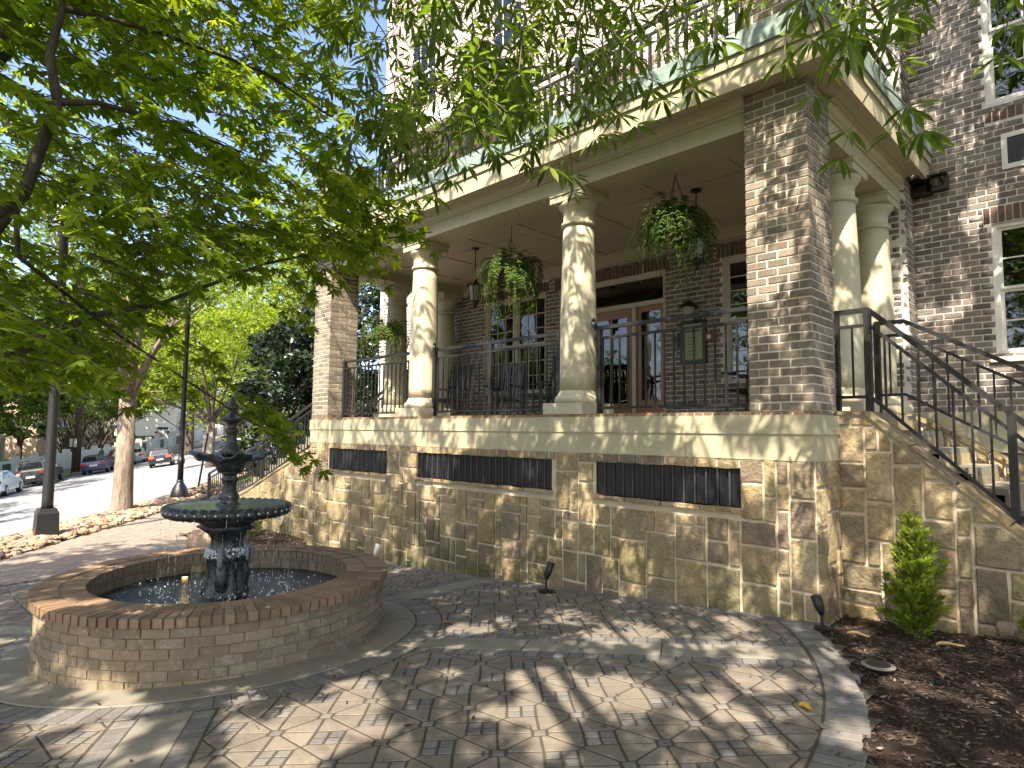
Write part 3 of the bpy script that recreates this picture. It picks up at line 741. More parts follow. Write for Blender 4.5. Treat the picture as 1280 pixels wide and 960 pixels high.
railing('near dark stair railing sloping down beside the brick pillar', [(-.04, .76, .0), (.26, .76, .0), (1.32, .76, -1.02), (2.1, .76, -1.77)], 1.0, .125, [((-.04, .76, 0), .0, 1.02), ((.25, .76, 0), .0, 1.0), ((1.33, .76, -1.03), .05, 1.0)], 'railings of the right steps', base=.15, double=.15)
railing('far dark stair railing in front of the lower window', [(-.02, 2.0, .05), (.27, 2.0, .05), (1.32, 2.0, -.57), (2.4, 2.0, -1.2)], 1.0, .125, [((.0, 2.0, 0), .0, 1.05), ((1.9, 2.0, -.9), .0, 1.0)], 'railings of the right steps', base=.18, double=.15)

# ------------------------------------------------------------------ steps on the left
LP = [(-9.44, -.36), (-10.04, -.64), (-11.36, -1.07), (-12.99, -1.66), (-15.4, -2.38)]
slope_wall('long sloping stone wall of the steps beyond the fountain', .3, -1, LP, -2.7, .3, 31, .13, -15.4)
st = thing('stone_steps', 'half hidden stone steps at the left end of the porch', 'steps', (-12, 1.3, -2.4))
for k in range(14):
    x = -9.5-k*.44; z = -.05-.17*k
    MB().box(x-.46, x, .62, 2.2, z-.17, z).build('step', MAT['concrete'], st)
railing('dark stair railing descending left of the far brick pillar', [(-9.5, .45, -.30), (-10.04, .45, -.58), (-11.36, .45, -1.03), (-12.99, .45, -1.62), (-15.9, .45, -2.42)], .98, .13, [((-10.04, .45, -.6), 0, 1), ((-12.6, .45, -1.5), 0, 1), ((-15.9, .45, -2.44), 0, 1)], 'railings of the left steps', base=.1)
railing('second stair railing seen through the left pillar railing', [(-9.2, 2.2, 0), (-9.7, 2.2, 0), (-12.5, 2.2, -1.35), (-15.4, 2.2, -2.45)], .95, .13, [((-9.2, 2.2, 0), 0, .95)], 'railings of the left steps', base=.1)
# ------------------------------------------------------------------ ground sheets
def sheet(name, xs, ys, dz, mat, mask=None, jitter=None):
    X, Y = np.meshgrid(xs, ys, indexing='ij'); Z = G(X, Y)+dz
    if jitter is not None: Z = Z+jitter(X, Y)
    V = np.stack([X, Y, Z], -1).reshape(-1, 3); n, m = X.shape
    i, j = np.meshgrid(np.arange(n-1), np.arange(m-1), indexing='ij'); a = (i*m+j).ravel()
    F = np.stack([a, a+m, a+m+1, a+1], -1)
    if mask is not None:
        c = V[F].mean(1); F = F[mask(c[:,0], c[:,1])]
    o = obj(name, np_mesh(name, V, F, mat, True)); o['kind'] = 'structure'; return o
def sheet_so(name, ss, os_, dz, mat):
    S, O = np.meshgrid(ss, os_, indexing='ij'); X, Y = xy_of(S, O); Z = G(X, Y)+dz
    V = np.stack([X, Y, Z], -1).reshape(-1, 3); n, m = X.shape
    i, j = np.meshgrid(np.arange(n-1), np.arange(m-1), indexing='ij'); a = (i*m+j).ravel()
    o = obj(name, np_mesh(name, V, np.stack([a, a+1, a+m+1, a+m], -1)[:, ::-1], mat, True)); o['kind'] = 'structure'; return o
t = NT('soil_and_grass'); nz = t.noise(.35, 6, .65); n2 = t.noise(9, 5, .7)
MAT['soil'] = t.done(t.bsdf(t.mix(t.ramp(nz, [(.42, 0.), (.58, 1.)]), t.mix(n2, (.05,.035,.022), (.11,.08,.05)), t.mix(n2, (.03,.05,.015), (.08,.11,.03))), .95, 0, t.bump(n2, .6, .05), .1))
t = NT('asphalt'); a = t.noise(130, 3, .7); b = t.noise(.5, 5, .6)
MAT['asphalt'] = t.done(t.bsdf(t.mix(a, t.mix(b, (.13,.135,.15), (.175,.18,.19)), t.mix(b, (.19,.195,.205), (.25,.252,.26))), .88, 0, t.bump(a, .4, .006), .3))
ax = lambda a, b, n: np.linspace(a, b, n)
sheet('ground', np.concatenate([ax(-170, -30, 71), ax(-29, -9, 41), ax(-8.5, 40, 40)]), np.concatenate([ax(-60, -12, 25), ax(-11, 12, 47), ax(13, 140, 64)]), -.10, MAT['soil'])
sheet_so('road', ax(-30, 150, 181), np.concatenate([ax(-17.3, -.9, 12), ax(-.75, -.5, 3)]), -.02, MAT['asphalt'])
sheet_so('far_pavement', ax(-30, 150, 121), ax(-20.2, -17.45, 4), .07, MAT['concrete'])
def kerb(name, o0, o1, h, s0=-30, s1=150):
    m = MB(); n = 90; ss = np.linspace(s0, s1, n+1); vs = []
    for s in ss:
        for o, z in ((o0, -.1), (o0, h), (o1, h), (o1, -.1)):
            x, y = xy_of(s, o); vs.append((x, y, g(x, y)+z))
    m.add(vs, [(i*4+k, i*4+k+1, i*4+k+5, i*4+k+4) for i in range(n) for k in range(3)])
    o = m.build(name, MAT['concrete']); o['kind'] = 'structure'
kerb('far_kerb', -17.46, -17.28, .10); kerb('near_kerb', -.62, -.45, .06)

# ------------------------------------------------------------------ patio round the fountain
FC = np.array([-4.23, -3.55]); RIM = -1.605; RO, RI = 1.525, 1.125
t = NT('tan_paver'); r = t.rnd(); n1 = t.noise(4, 6, .7); n2 = t.noise(45, 5, .7)
c = t.mix(r, (.158,.136,.108), (.208,.177,.14)); c = t.mix(t.ramp(n1, [(.38, .0), (.64, .7)]), c, (.115,.10,.08)); c = t.mix(t.ramp(n2, [(.3, .45), (.55, 0.)]), c, (.11,.085,.06))
MAT['paver'] = t.done(t.bsdf(c, .85, 0, t.bump(t.math('ADD', n2, n1), .5, .012), .3))
t = NT('grey_paver'); r = t.rnd(); n1 = t.noise(5, 6, .7); n2 = t.noise(50, 5, .7)
c = t.mix(r, (.105,.10,.095), (.17,.16,.15)); c = t.mix(t.ramp(n1, [(.4, 0.), (.7, .45)]), c, (.20,.175,.14)); c = t.mix(t.ramp(n2, [(.3, .4), (.55, 0.)]), c, (.05,.047,.045))
MAT['gpaver'] = t.done(t.bsdf(c, .85, 0, t.bump(n2, .5, .01), .3))
t = NT('sidewalk_paver'); r = t.rnd(); n1 = t.noise(2.2, 6, .7); n2 = t.noise(45, 5, .7)
c = t.mix(r, (.19,.158,.13), (.25,.21,.175)); c = t.mix(t.ramp(n1, [(.4, 0.), (.7, .4)]), c, (.15,.13,.11)); c = t.mix(t.ramp(n2, [(.3, .4), (.55, 0.)]), c, (.10,.08,.065))
MAT['spaver'] = t.done(t.bsdf(c, .85, 0, t.bump(n2, .5, .01), .3))
pat = sheet('patio', ax(-16, 1.6, 120), ax(-13, .3, 90), -.0035, MAT['mortar_dark'], lambda x, y: (np.hypot(x-FC[0], y-FC[1]) < 5.42) | ((x < -3) & (y < .3) & (so_of(x, y)[1] > .85)))
def slab_item(poly, h=.0, th=.02, bev=.003):
    p = clean_poly(poly)
    if len(p) < 3: return None
    if area2(p) < 0: p = p[::-1]
    q = inset_poly(p, bev); q = clean_poly(q) if q else []
    dz = random.uniform(-.0006, .0012); vs = []; fs = []
    if len(q) == len(p):
        n = len(p); cx, cy = sum(a for a, _ in p)/n, sum(b for _, b in p)/n
        for (x, y) in p: vs.append((x, y, g(x, y)+h-th))
        for (x, y) in p: vs.append((x, y, g(x, y)+h-bev*.8+dz))
        for (x, y) in q: vs.append((x, y, g(x, y)+h+dz))
        fs = [(k*n+i, k*n+(i+1) % n, (k+1)*n+(i+1) % n, (k+1)*n+i) for k in (0, 1) for i in range(n)]+[tuple(range(2*n, 3*n))]
    else:
        n = len(p)
        for (x, y) in p: vs.append((x, y, g(x, y)+h-th))
        for (x, y) in p: vs.append((x, y, g(x, y)+h+dz))
        fs = [(i, (i+1) % n, n+(i+1) % n, n+i) for i in range(n)]+[tuple(range(n, 2*n))]
    return vs, fs
BH, BB = .16, .135                                  # half width of the pale radial strips, width of their grey borders
J = .0078
tan_items, grey_items = [], []
cw, ch = .605, .325; hb = .125
def cell_polys(x0, y0):
    X = lambda u, v: (x0+u, y0+v); cx, cy = cw/2, ch/2; d = .042
    big, gr = [], []
    T, B, Lf, Rt = (cx, cy+hb), (cx, cy-hb), (cx-hb, cy), (cx+hb, cy)
    big += [[(0, 0), Lf, (0, ch)], [(cw, 0), (cw, ch), Rt], [(0, ch), Lf, T, (cx, ch)], [(cx, ch), T, Rt, (cw, ch)], [(0, 0), (cx, 0), B, Lf], [(cx, 0), (cw, 0), Rt, B]]
    # corners give way to the small grey diamonds
    out = []
    for p in big:
        for (qx, qy), n in (((0, 0), (-1, -1)), ((cw, 0), (1, -1)), ((0, ch), (-1, 1)), ((cw, ch), (1, 1))):
            L = math.sqrt(2); nn = (n[0]/L, n[1]/L); p = clip_poly(p, nn, nn[0]*qx+nn[1]*qy-d)
        if len(p) >= 3: out.append(p)
    c0 = (cx, cy); mids = [((Lf[0]+T[0])/2, (Lf[1]+T[1])/2), ((T[0]+Rt[0])/2, (T[1]+Rt[1])/2), ((Rt[0]+B[0])/2, (Rt[1]+B[1])/2), ((B[0]+Lf[0])/2, (B[1]+Lf[1])/2)]
    for a, v, b in ((mids[3], Lf, mids[0]), (mids[0], T, mids[1]), (mids[1], Rt, mids[2]), (mids[2], B, mids[3])): gr.append([c0, a, v, b])
    dd = d*1.35; gr.append([(-dd, 0), (0, -dd), (dd, 0), (0, dd)])
    return [[X(*q) for q in p] for p in out], [[X(*q) for q in p] for p in gr]
cells = []
for i in range(-15, 12):
    for j in range(-18, 18):
        x0, y0 = -.972+i*cw, -3.28+j*ch
        rr = math.hypot(x0+cw/2-FC[0], y0+ch/2-FC[1])
        if 1.7 < rr < 5.6: cells.append((x0, y0))
RR0, RR1 = 2.085, 5.185
for k in range(6):
    a0, a1 = math.radians(-30+60*k), math.radians(30+60*k)
    n0 = (math.sin(a0), -math.cos(a0)); n1 = (-math.sin(a1), math.cos(a1)); w = BH+BB+.01
    for x0, y0 in cells:
        rel = np.array([x0+cw/2-FC[0], y0+ch/2-FC[1]])
        if rel @ np.array(n0) > .4 or rel @ np.array(n1) > .4: continue
        b_, g_ = cell_polys(x0, y0)
        for lst, out in ((b_, tan_items), (g_, grey_items)):
            for p in lst:
                p = clip_poly(p, n0, n0[0]*FC[0]+n0[1]*FC[1]-w)
                if len(p) >= 3: p = clip_poly(p, n1, n1[0]*FC[0]+n1[1]*FC[1]-w)
                if len(p) < 3: continue
                p = clip_poly(p, (0, 1), -.165)
                if len(p) < 3: continue
                c = np.mean(np.array(p), axis=0)-FC; L = np.hypot(*c); u = c/L
                p = clip_poly(p, (-u[0], -u[1]), -(u @ FC)-RR0); 
                if len(p) < 3: continue
                p = clip_poly(p, (u[0], u[1]), (u @ FC)+RR1)
                if len(p) < 3 or abs(area2(p)) < .0015: continue
                if area2(p) < 0: p = p[::-1]
                q = inset_poly(p, J if out is tan_items else .0085)
                it = slab_item(q) if len(q) >= 3 else None
                if it: out.append(it)
pieces(pat, 'paver', tan_items, MAT['paver'], 300); pieces(pat, 'grey_paver', grey_items, MAT['gpaver'], 300)
strips, bord = [], []
for k in range(6):
    a = math.radians(30+60*k); u = np.array([math.cos(a), math.sin(a)]); v = np.array([-u[1], u[0]])
    r = 1.86
    while r < 5.15:
        L = min(1.12, 5.17-r)
        p = [tuple(FC+u*x+v*y) for x, y in ((r+.004, -BH), (r+L-.004, -BH), (r+L-.004, BH), (r+.004, BH))]
        p = clip_poly(p, (0, 1), -.165)
        if len(p) >= 3 and abs(area2(p)) > .01: strips.append(slab_item(p, 0, .02, .006))
        r += L
    for sgn in (-1, 1):
        r = 2.09
        while r < 5.12:
            L = .118
            p = [tuple(FC+u*x+v*y) for x, y in ((r+.004, sgn*(BH+.006)), (r+L-.004, sgn*(BH+.006)), (r+L-.004, sgn*(BH+BB)), (r+.004, sgn*(BH+BB)))]
            if sgn < 0: p = p[::-1]
            p = clip_poly(p, (0, 1), -.165)
            if len(p) >= 3 and abs(area2(p)) > .002: bord.append(slab_item(p))
            r += L
n = 112
for k in range(n):
    a, b = 2*PI*k/n+.0018, 2*PI*(k+1)/n-.0018
    p = [tuple(FC+np.array([math.cos(t_), math.sin(t_)])*r_) for t_, r_ in ((a, 1.838), (a, 2.078), (b, 2.078), (b, 1.838))]
    bord.append(slab_item(p))
n = 300
for k in range(n):
    am = 2*PI*(k+.5)/n; a, b = 2*PI*k/n+.0012, 2*PI*(k+1)/n-.0012; o_ = 5.405+random.uniform(-.02, .02)
    p = [tuple(FC+np.array([math.cos(t_), math.sin(t_)])*r_) for t_, r_ in ((a, 5.195), (a, o_), (b, o_), (b, 5.195))]
    if max(q[1] for q in p) < -.02 and not (so_of(*np.mean(p, axis=0))[1] < .9): bord.append(slab_item(p))
for k in range(42):
    x = .1-k*.203; bord.append(slab_item([(x-.199, -.155), (x, -.155), (x, -.012), (x-.199, -.012)]))
pieces(pat, 'strip_slab', [s for s in strips if s], MAT['concrete'])
pieces(pat, 'border_paver', [s for s in bord if s], MAT['gpaver'], 300)
# pale concrete ring at the fountain's foot
n = 72; vs = []
for k in range(n):
    a = 2*PI*k/n
    for r_ in (1.40, 1.82, 1.832):
        x, y = FC+np.array([math.cos(a), math.sin(a)])*r_; vs.append((x, y, g(x, y)+(.006 if r_ < 1.83 else -.03)))
MB().add(vs, [(k*3+i, k*3+i+1, ((k+1) % n)*3+i+1, ((k+1) % n)*3+i) for k in range(n) for i in (0, 1)]).build('ring_slab', MAT['concrete'], pat)
# brick pavers of the pavement, laid along the street
C, S, A = [], [], []
ang = math.atan2(DS[1], DS[0]); its = []
for i in range(-110, 90):
    for j in range(0, 62):
        s, o = i*.205+(.1 if j % 2 else 0), .86+j*.105
        x, y = xy_of(s, o)
        if math.hypot(x-FC[0], y-FC[1]) < 5.5 or y > -.2 and x > -16.2 or x > -5 or o > 6 and x > -9.6 or x < -24: continue
        C.append((x, y)); 
t_ = np.array([(-.099,-.049),(.099,-.049),(.099,.049),(-.099,.049)]); d2 = np.array([[DS[0], -DS[1]], [DS[1], DS[0]]])
for x, y in C:
    p = [(x+q[0]*DS[0]-q[1]*DS[1], y+q[0]*DS[1]+q[1]*DS[0]) for q in t_]
    it = slab_item(p, .0, .02, .003); its.append(it)
pieces(pat, 'brick_paver', [i for i in its if i], MAT['spaver'], 300)
sheet_so('pavement', ax(2, 60, 59), ax(.8, 4.5, 8), -.004, MAT['spaver'])

# ------------------------------------------------------------------ mulch bed
t = NT('bark_mulch'); a = t.noise(70, 6, .8); b = t.noise(12, 5, .7)
MAT['mulch'] = t.done(t.bsdf(t.mix(t.ramp(a, [(.35, 0.), (.7, 1.)]), (.024,.017,.013), t.mix(b, (.07,.048,.036), (.11,.08,.06))), .95, 0, t.bump(a, 1., .03), .1))
t = NT('mulch_chip'); r = t.rnd(); 
MAT['chip'] = t.done(t.bsdf(t.ramp(r, [(0, (.036,.024,.018)), (.3, (.064,.044,.033)), (.55, (.09,.065,.05)), (.75, (.045,.031,.024)), (.93, (.18,.13,.10))], 'CONSTANT'), .9, 0, t.bump(t.noise(90), .4, .004), .15))
def humps(x, y): return .03*np.sin(3.1*x+1.7*y)*np.sin(2.3*y-x)+.012*np.sin(11*x)*np.sin(13*y+2)
def in_bed(x, y): return (x > -.05) & (np.hypot(x-FC[0], y-FC[1]) > 5.30) & (y < .62)
def bed_h(x, y): return -.03+humps(x, y)*.8-.05*sstep(-.3, .6, y)
sheet('mulch_bed', ax(-.1, 6.5, 133), ax(-7, .62, 154), 0, MAT['mulch'], lambda x, y: in_bed(x, y), bed_h)
def scatter_chips(name, pts, hfun, smin, smax, mat, kind='stuff', parent=None, thick=.3):
    V, F = [], []
    for x, y in pts:
        L = random.uniform(smin, smax); w = L*random.uniform(.18, .45); a = random.uniform(0, 2*PI); z = g(x, y)+hfun(x, y)+random.uniform(0, .015); ti = random.uniform(-.35, .35); th = w*thick
        ca, sa = math.cos(a), math.sin(a); o = len(V)
        for u, v, q in ((-L, -w*.7, 0), (L, -w, 0), (L*.9, w, 0), (-L, w*.8, 0), (-L*.9, -w*.6, th), (L*.95, -w*.8, th), (L*.85, w*.8, th), (-L*.9, w*.6, th)):
            V.append((x+(u*ca-v*sa)/2, y+(u*sa+v*ca)/2, z+q+u*ti*.4))
        F += [(o+4, o+5, o+6, o+7), (o, o+1, o+5, o+4), (o+1, o+2, o+6, o+5), (o+2, o+3, o+7, o+6), (o+3, o, o+4, o+7)]
    o = obj(name, np_mesh(name, V, F, mat), parent); o['kind'] = kind; return o
pts = []
while len(pts) < 16000:
    x, y = random.uniform(-.1, 4), random.uniform(-4.5, .6)
    if in_bed(np.float64(x), np.float64(y)) and math.hypot(x-FC[0], y-FC[1]) > 5.40-.06*random.random()**3: pts.append((x, y))
scatter_chips('mulch_chips', pts, lambda x, y: float(bed_h(x, y)), .012, .05, MAT['chip'])
# mulch behind the fountain
def in_bed2(x, y): return (y < .29) & (x < -6.9) & (x > -12.5) & (y > -.95+.11*(x+9)) & (np.hypot(x-FC[0], y-FC[1]) > 3.9)
sheet('mulch_bed', ax(-13, -6.5, 66), ax(-1.8, .3, 43), .02, MAT['mulch'], in_bed2, lambda x, y: humps(x, y)*.6+.02)
pts = []
while len(pts) < 2500:
    x, y = random.uniform(-13, -6.5), random.uniform(-1.8, .3)
    if in_bed2(x, y): pts.append((x, y))
scatter_chips('mulch_chips', pts, lambda x, y: .04+float(humps(x, y))*.6, .03, .09, MAT['chip'])
# litter of small leaves on the paving
MAT['dry'] = m_leaf('dry_leaf', (.22,.12,.05), (.36,.24,.12), .15)
pts = []
while len(pts) < 420:
    x, y = random.uniform(-6, 1.2), random.uniform(-6.5, -.05)
    r_ = math.hypot(x-FC[0], y-FC[1])
    if 1.6 < r_ < 5.4 and (r_ > 4.6 or random.random() < .35): pts.append((x, y))
scatter_chips('leaf_litter', pts, lambda x, y: .004, .012, .04, MAT['chip'], thick=.12)

# ------------------------------------------------------------------ river stones by the street
def rock_t(seed):
    r = np.random.default_rng(seed); m = MB().lathe([(.0, -.5), (.34, -.42), (.5, -.05), (.40, .32), (.0, .45)], n=7)
    V = np.array(m.v); V += (r.random(V.shape)-.5)*.16
    return V, [f for f in m.f]
RT = [rock_t(i) for i in range(6)]
MAT['rock'] = m_stone('river_stone', [(.30,.22,.15),(.24,.18,.13),(.36,.28,.20),(.20,.16,.13),(.28,.20,.14),(.33,.27,.22)])
C, S, A = [], [], []
for k in range(2300):
    s = random.uniform(-13, 7.5)**1 if k % 3 else random.uniform(-11, 0); o = random.uniform(-.40, .80)
    if s > 1.5: o = random.uniform(-.4, .1+1.1*max(0, 1-(s-1.5)/3.5))
    x, y = xy_of(s, o); sz = random.uniform(.09, .24)
    C.append((x, y, g(x, y)+random.uniform(-.02, .05)+sz*.12)); S.append((sz, sz*random.uniform(.6, .9), sz*random.uniform(.35, .55))); A.append(random.uniform(0, 6))
bedr = thing('rock_strip', 'strip of loose brown river stones between pavement and street', 'river stones', (-15, -2.5, -2.5))
units(bedr, 'river_stone', C, S, A, MAT['rock'], 300, RT)
def boulder(label, x, y, sx, sy, sz, rot=0, mat='rock', seed=1, name='boulder'):
    r = np.random.default_rng(seed); prof = [(0, -.3), (.42, -.28), (.5, -.05), (.47, .15), (.36, .33), (.18, .44), (0, .46)]
    m = MB().lathe(prof, n=14); V = np.array(m.v); ph = r.random(6)*6
    V *= (1+.07*np.sin(3*V[:, :1]*4+ph[0])+.06*np.sin(V[:, 1:2]*9+ph[1])+.05*np.sin(V[:, 2:3]*8+ph[2]))
    c, s = math.cos(rot), math.sin(rot); V = V*np.array([sx, sy, sz]); V = np.stack([c*V[:,0]-s*V[:,1], s*V[:,0]+c*V[:,1], V[:,2]], 1)+np.array([x, y, g(x, y)+sz*.2])
    m.v = [tuple(p) for p in V]; o = m.build(name, MAT[mat], None, True); return tag(o, label, name)
boulder('smooth brown boulder lying beyond the fountain bowl', -10.6, -1.35, 1.0, .7, .55, .6, seed=3)
boulder('pale grey rock against the stair wall at the right edge', 1.28, .42, .16, .14, .16, .2, seed=4, name='rock')

# ------------------------------------------------------------------ fountain
ftn = thing('fountain', 'black tiered fountain standing in a round brick basin', 'fountain', (FC[0], FC[1], g(*FC)))
F0 = (FC[0], FC[1], 0)
MB().lathe([(RO-.04, -2.45), (RO-.04, RIM-.075), (RO-.012, RIM-.075), (RO-.012, RIM-.008), (RI+.012, RIM-.008), (RI+.012, RIM-.10), (RI+.03, RIM-.10), (RI+.03, -2.3), (0, -2.3)], F0, 72).build('basin_core', MAT['mortar_ftn'], ftn)
C, S, A = [], [], []
for k in range(8):
    z = RIM-.075-.003-(k+.5)*.077; n = 46
    for i in range(n):
        a = 2*PI*(i+.5*(k % 2))/n; r_ = RO-.035-.05+random.uniform(-.002, .004); C.append((FC[0]+r_*math.cos(a), FC[1]+r_*math.sin(a), z)); S.append((2*PI*(RO-.03)/n-.006, .1, .077-.005)); A.append(a+PI/2)
units(ftn, 'wall_brick', C, S, A, MAT['ftn_brick'], 300)
C, S, A = [], [], []
for r0, r1, n in ((RO-.205, RO+.01, 118), (RI, RO-.212, 94)):
    for i in range(n):
        a = 2*PI*(i+.5)/n; rm = (r0+r1)/2
        C.append((FC[0]+rm*math.cos(a), FC[1]+rm*math.sin(a), RIM-.038+random.uniform(-.002, .002))); S.append((2*PI*r0/n+.004 if r0 < 1.2 else 2*PI*rm/n-.010, r1-r0-.006, .074)); A.append(a+PI/2)
units(ftn, 'coping_brick', C, S, A, MAT['cope'], 300)
C, S, A = [], [], []
for k in range(3):
    z = RIM-.155-k*.1; n = 60
    for i in range(n):
        a = 2*PI*(i+.5*(k % 2))/n; C.append((FC[0]+(RI+.035)*math.cos(a), FC[1]+(RI+.035)*math.sin(a), z)); S.append((2*PI*RI/n-.006, .03, .094)); A.append(a-PI/2)
units(ftn, 'inner_tile', C, S, A, MAT['ftn_brick'], 120)
t = NT('cast_iron'); nz = t.noise(18, 6, .7); n2 = t.noise(60, 4)
MAT['iron_ftn'] = t.done(t.bsdf(t.ramp(nz, [(.35, (.010,.011,.012)), (.52, (.026,.028,.029)), (.64, (.075,.085,.08)), (.72, (.03,.032,.032))]), .25, .1, t.bump(t.math('ADD', nz, n2), .6, .01), .7))
MI = MAT['iron_ftn']
WZ = RIM-.20
t = NT('pool_water'); nz = t.noise(16, 4, .6, dist=1.2); n2 = t.noise(45, 3, .6)
foam = t.ramp(t.noise(30, 6, .75, dist=1.5), [(.60, 0.), (.72, .55)])
sh = t.bsdf(t.mix(foam, (.012,.020,.021), (.5,.55,.56)), .06, 0, t.bump(t.math('ADD', nz, t.math('MULTIPLY', n2, .5)), .55, .03), .9)
MAT['water'] = t.done(sh)
MB().lathe([(0, WZ), (RI+.02, WZ)], F0, 60).build('pool_water', MAT['water'], ftn, True)
# pedestal with reed-like fluting, splash plate, bowls
def flute(n, d, i0, i1):
    return lambda i, r, z, a: (r*(1+(d*math.cos(n*a) if i0 <= i <= i1 else 0)), z)
B0 = WZ-.1
MB().lathe([(0, B0), (.225, B0), (.205, WZ+.02), (.172, WZ+.08), (.160, WZ+.20), (.165, WZ+.33), (.18, WZ+.37), (.165, WZ+.40), (.14, WZ+.43), (.138, WZ+.52), (.16, WZ+.57), (.22, WZ+.615), (.28, WZ+.65), (0, WZ+.66)], F0, 48, flute(9, .08, 2, 11)).build('pedestal', MI, ftn, True)
b1 = WZ+.645                                     # big bowl
def scal(n, d, rr): return lambda i, r, z, a: (r*(1+(d*math.cos(n*a) if r > rr else 0)), z+(d*.35*math.cos(n*a) if r > rr else 0))
MB().lathe([(0, b1), (.20, b1), (.23, b1+.025), (.33, b1+.07), (.45, b1+.11), (.52, b1+.10), (.56, b1+.115), (.58, b1+.155), (.565, b1+.195), (.53, b1+.212), (.505, b1+.205), (.48, b1+.19), (.33, b1+.15), (0, b1+.14)], F0, 144, scal(40, .02, .50)).build('lower_bowl', MI, ftn, True)
t = NT('bowl_water'); nz = t.noise(22, 3, .6)
MAT['water2'] = t.done(t.bsdf(t.mix(t.noise(5, 4), (.05,.085,.075), (.16,.22,.19)), .08, 0, t.bump(nz, .4, .02), .8))
MB().lathe([(0, b1+.202), (.508, b1+.202)], F0, 48).build('bowl_water', MAT['water2'], ftn, True)
z2 = b1+.20
MB().lathe([(0, z2-.02), (.105, z2-.02), (.115, z2+.01), (.09, z2+.03), (.075, z2+.045), (.098, z2+.065), (.09, z2+.09), (.065, z2+.14), (.058, z2+.19), (.076, z2+.235), (.088, z2+.255), (.06, z2+.27), (.07, z2+.295), (.12, z2+.32), (0, z2+.32)], F0, 32, flute(8, .05, 7, 9)).build('stem', MI, ftn, True)
b2 = z2+.30
def petal(i, r, z, a):
    k = max(0, (r-.11)/.21); return r*(1+.12*k*math.cos(6*a+.5)), z+.03*k*math.cos(6*a+.5)-.012*k*math.cos(18*a)
MB().lathe([(0, b2), (.08, b2), (.115, b2+.025), (.14, b2+.075), (.175, b2+.12), (.25, b2+.150), (.325, b2+.165), (.345, b2+.178), (.32, b2+.188), (.23, b2+.172), (.14, b2+.14), (0, b2+.11)], F0, 96, petal).build('upper_bowl', MI, ftn, True)
z3 = b2+.12; FS = .59
MB().lathe([(r_*.95, z3+z_*FS) for r_, z_ in [(0, 0), (.05, 0), (.055, .05), (.085, .09), (.10, .14), (.085, .21), (.06, .30), (.05, .40), (.058, .47), (.075, .51), (.06, .545), (.045, .57), (.06, .63), (.10, .66), (.125, .70), (.11, .73), (.06, .745), (.045, .79), (.05, .86), (.065, .90), (.05, .95), (.03, 1.0), (.036, 1.03), (.015, 1.07), (0, 1.08)]], F0, 32).build('finial', MI, ftn, True)
# birds round the pedestal: necks, heads, bodies
for k in range(3):
    a = math.radians(205+120*k); ca, sa = math.cos(a), math.sin(a); Q = lambda r, z: (FC[0]+r*ca, FC[1]+r*sa, WZ+z)
    MB().tube([Q(.13, .0), Q(.155, .08), Q(.165, .18), Q(.155, .27), Q(.13, .33)], [.04, .055, .058, .048, .03], 12).build('bird_body', MI, ftn, True)
    MB().tube([Q(.13, .35), Q(.15, .42), Q(.20, .44), Q(.235, .40), Q(.235, .31), Q(.21, .26)], [.036, .036, .032, .028, .026, .012], 10).build('bird_neck', m_plain('worn_grey_iron', (.17,.17,.165), .5, 0, .3, 20) if k == 0 else bpy.data.materials['worn_grey_iron'], ftn, True)
# water: drips off the big bowl, froth, and jets
MAT['drip'] = NT('water_drip'); t = MAT['drip']; gl = t.n('ShaderNodeBsdfGlossy'); gl.inputs[1].default_value = .05; tr = t.n('ShaderNodeBsdfTransparent'); df = t.n('ShaderNodeBsdfDiffuse'); df.inputs[0].default_value = (.75,.8,.82,1)
m1 = t.n('ShaderNodeMixShader', i_0=.35); t.l(gl.outputs[0], m1.inputs[1]); t.l(df.outputs[0], m1.inputs[2]); m2 = t.n('ShaderNodeMixShader', i_0=.55); t.l(tr.outputs[0], m2.inputs[1]); t.l(m1.outputs[0], m2.inputs[2]); MAT['drip'] = t.done(m2.outputs[0])
MAT['froth'] = m_plain('water_froth', (.72,.76,.78), .35, 0, .1, 30)
m = MB(); mf = MB()
for k in range(40):
    a = 2*PI*(k+.5)/40; x, y = FC[0]+.576*math.cos(a), FC[1]+.576*math.sin(a)
    mf.lathe([(0, -.011), (.011, 0), (0, .012)], (x+.006*math.cos(a), y+.006*math.sin(a), b1+.163), 5)
    if random.random() < .8:
        z = b1+.13; 
        while z > WZ:
            L = random.uniform(.02, .09); q = z-L
            if random.random() < .6: m.tube([(x, y, z), (x+random.uniform(-.003, .003), y, max(q, WZ))], .0022, 4, False)
            z = q-random.uniform(.02, .08)
for k in range(7):
    a = 2*PI*k/7+.3; m.tube([(FC[0]+(.19-.008*j)*math.cos(a), FC[1]+(.19-.008*j)*math.sin(a), b1-.02-.09*j) for j in range(4)], .0022, 4, False)
m.build('falling_water', MAT['drip'], ftn)['kind'] = 'stuff'; mf.build('rim_drops', MAT['froth'], ftn)['kind'] = 'stuff'
m = MB()
for k in range(620):
    a = random.uniform(0, 2*PI); r_ = random.choice((random.uniform(.15, .195), random.uniform(.15, .195), random.uniform(.45, .72), random.uniform(.2, 1.0))); zz = WZ+random.uniform(0, .05)
    if r_ < .2: zz = WZ+.36+random.uniform(0, .08)
    s_ = random.uniform(.003, .010)*(1.3 if r_ < .2 else 1); m.lathe([(0, -s_), (s_, 0), (0, s_*1.8)], (FC[0]+r_*math.cos(a), FC[1]+r_*math.sin(a), zz), 5)
m.build('splash', MAT['froth'], ftn)['kind'] = 'stuff'
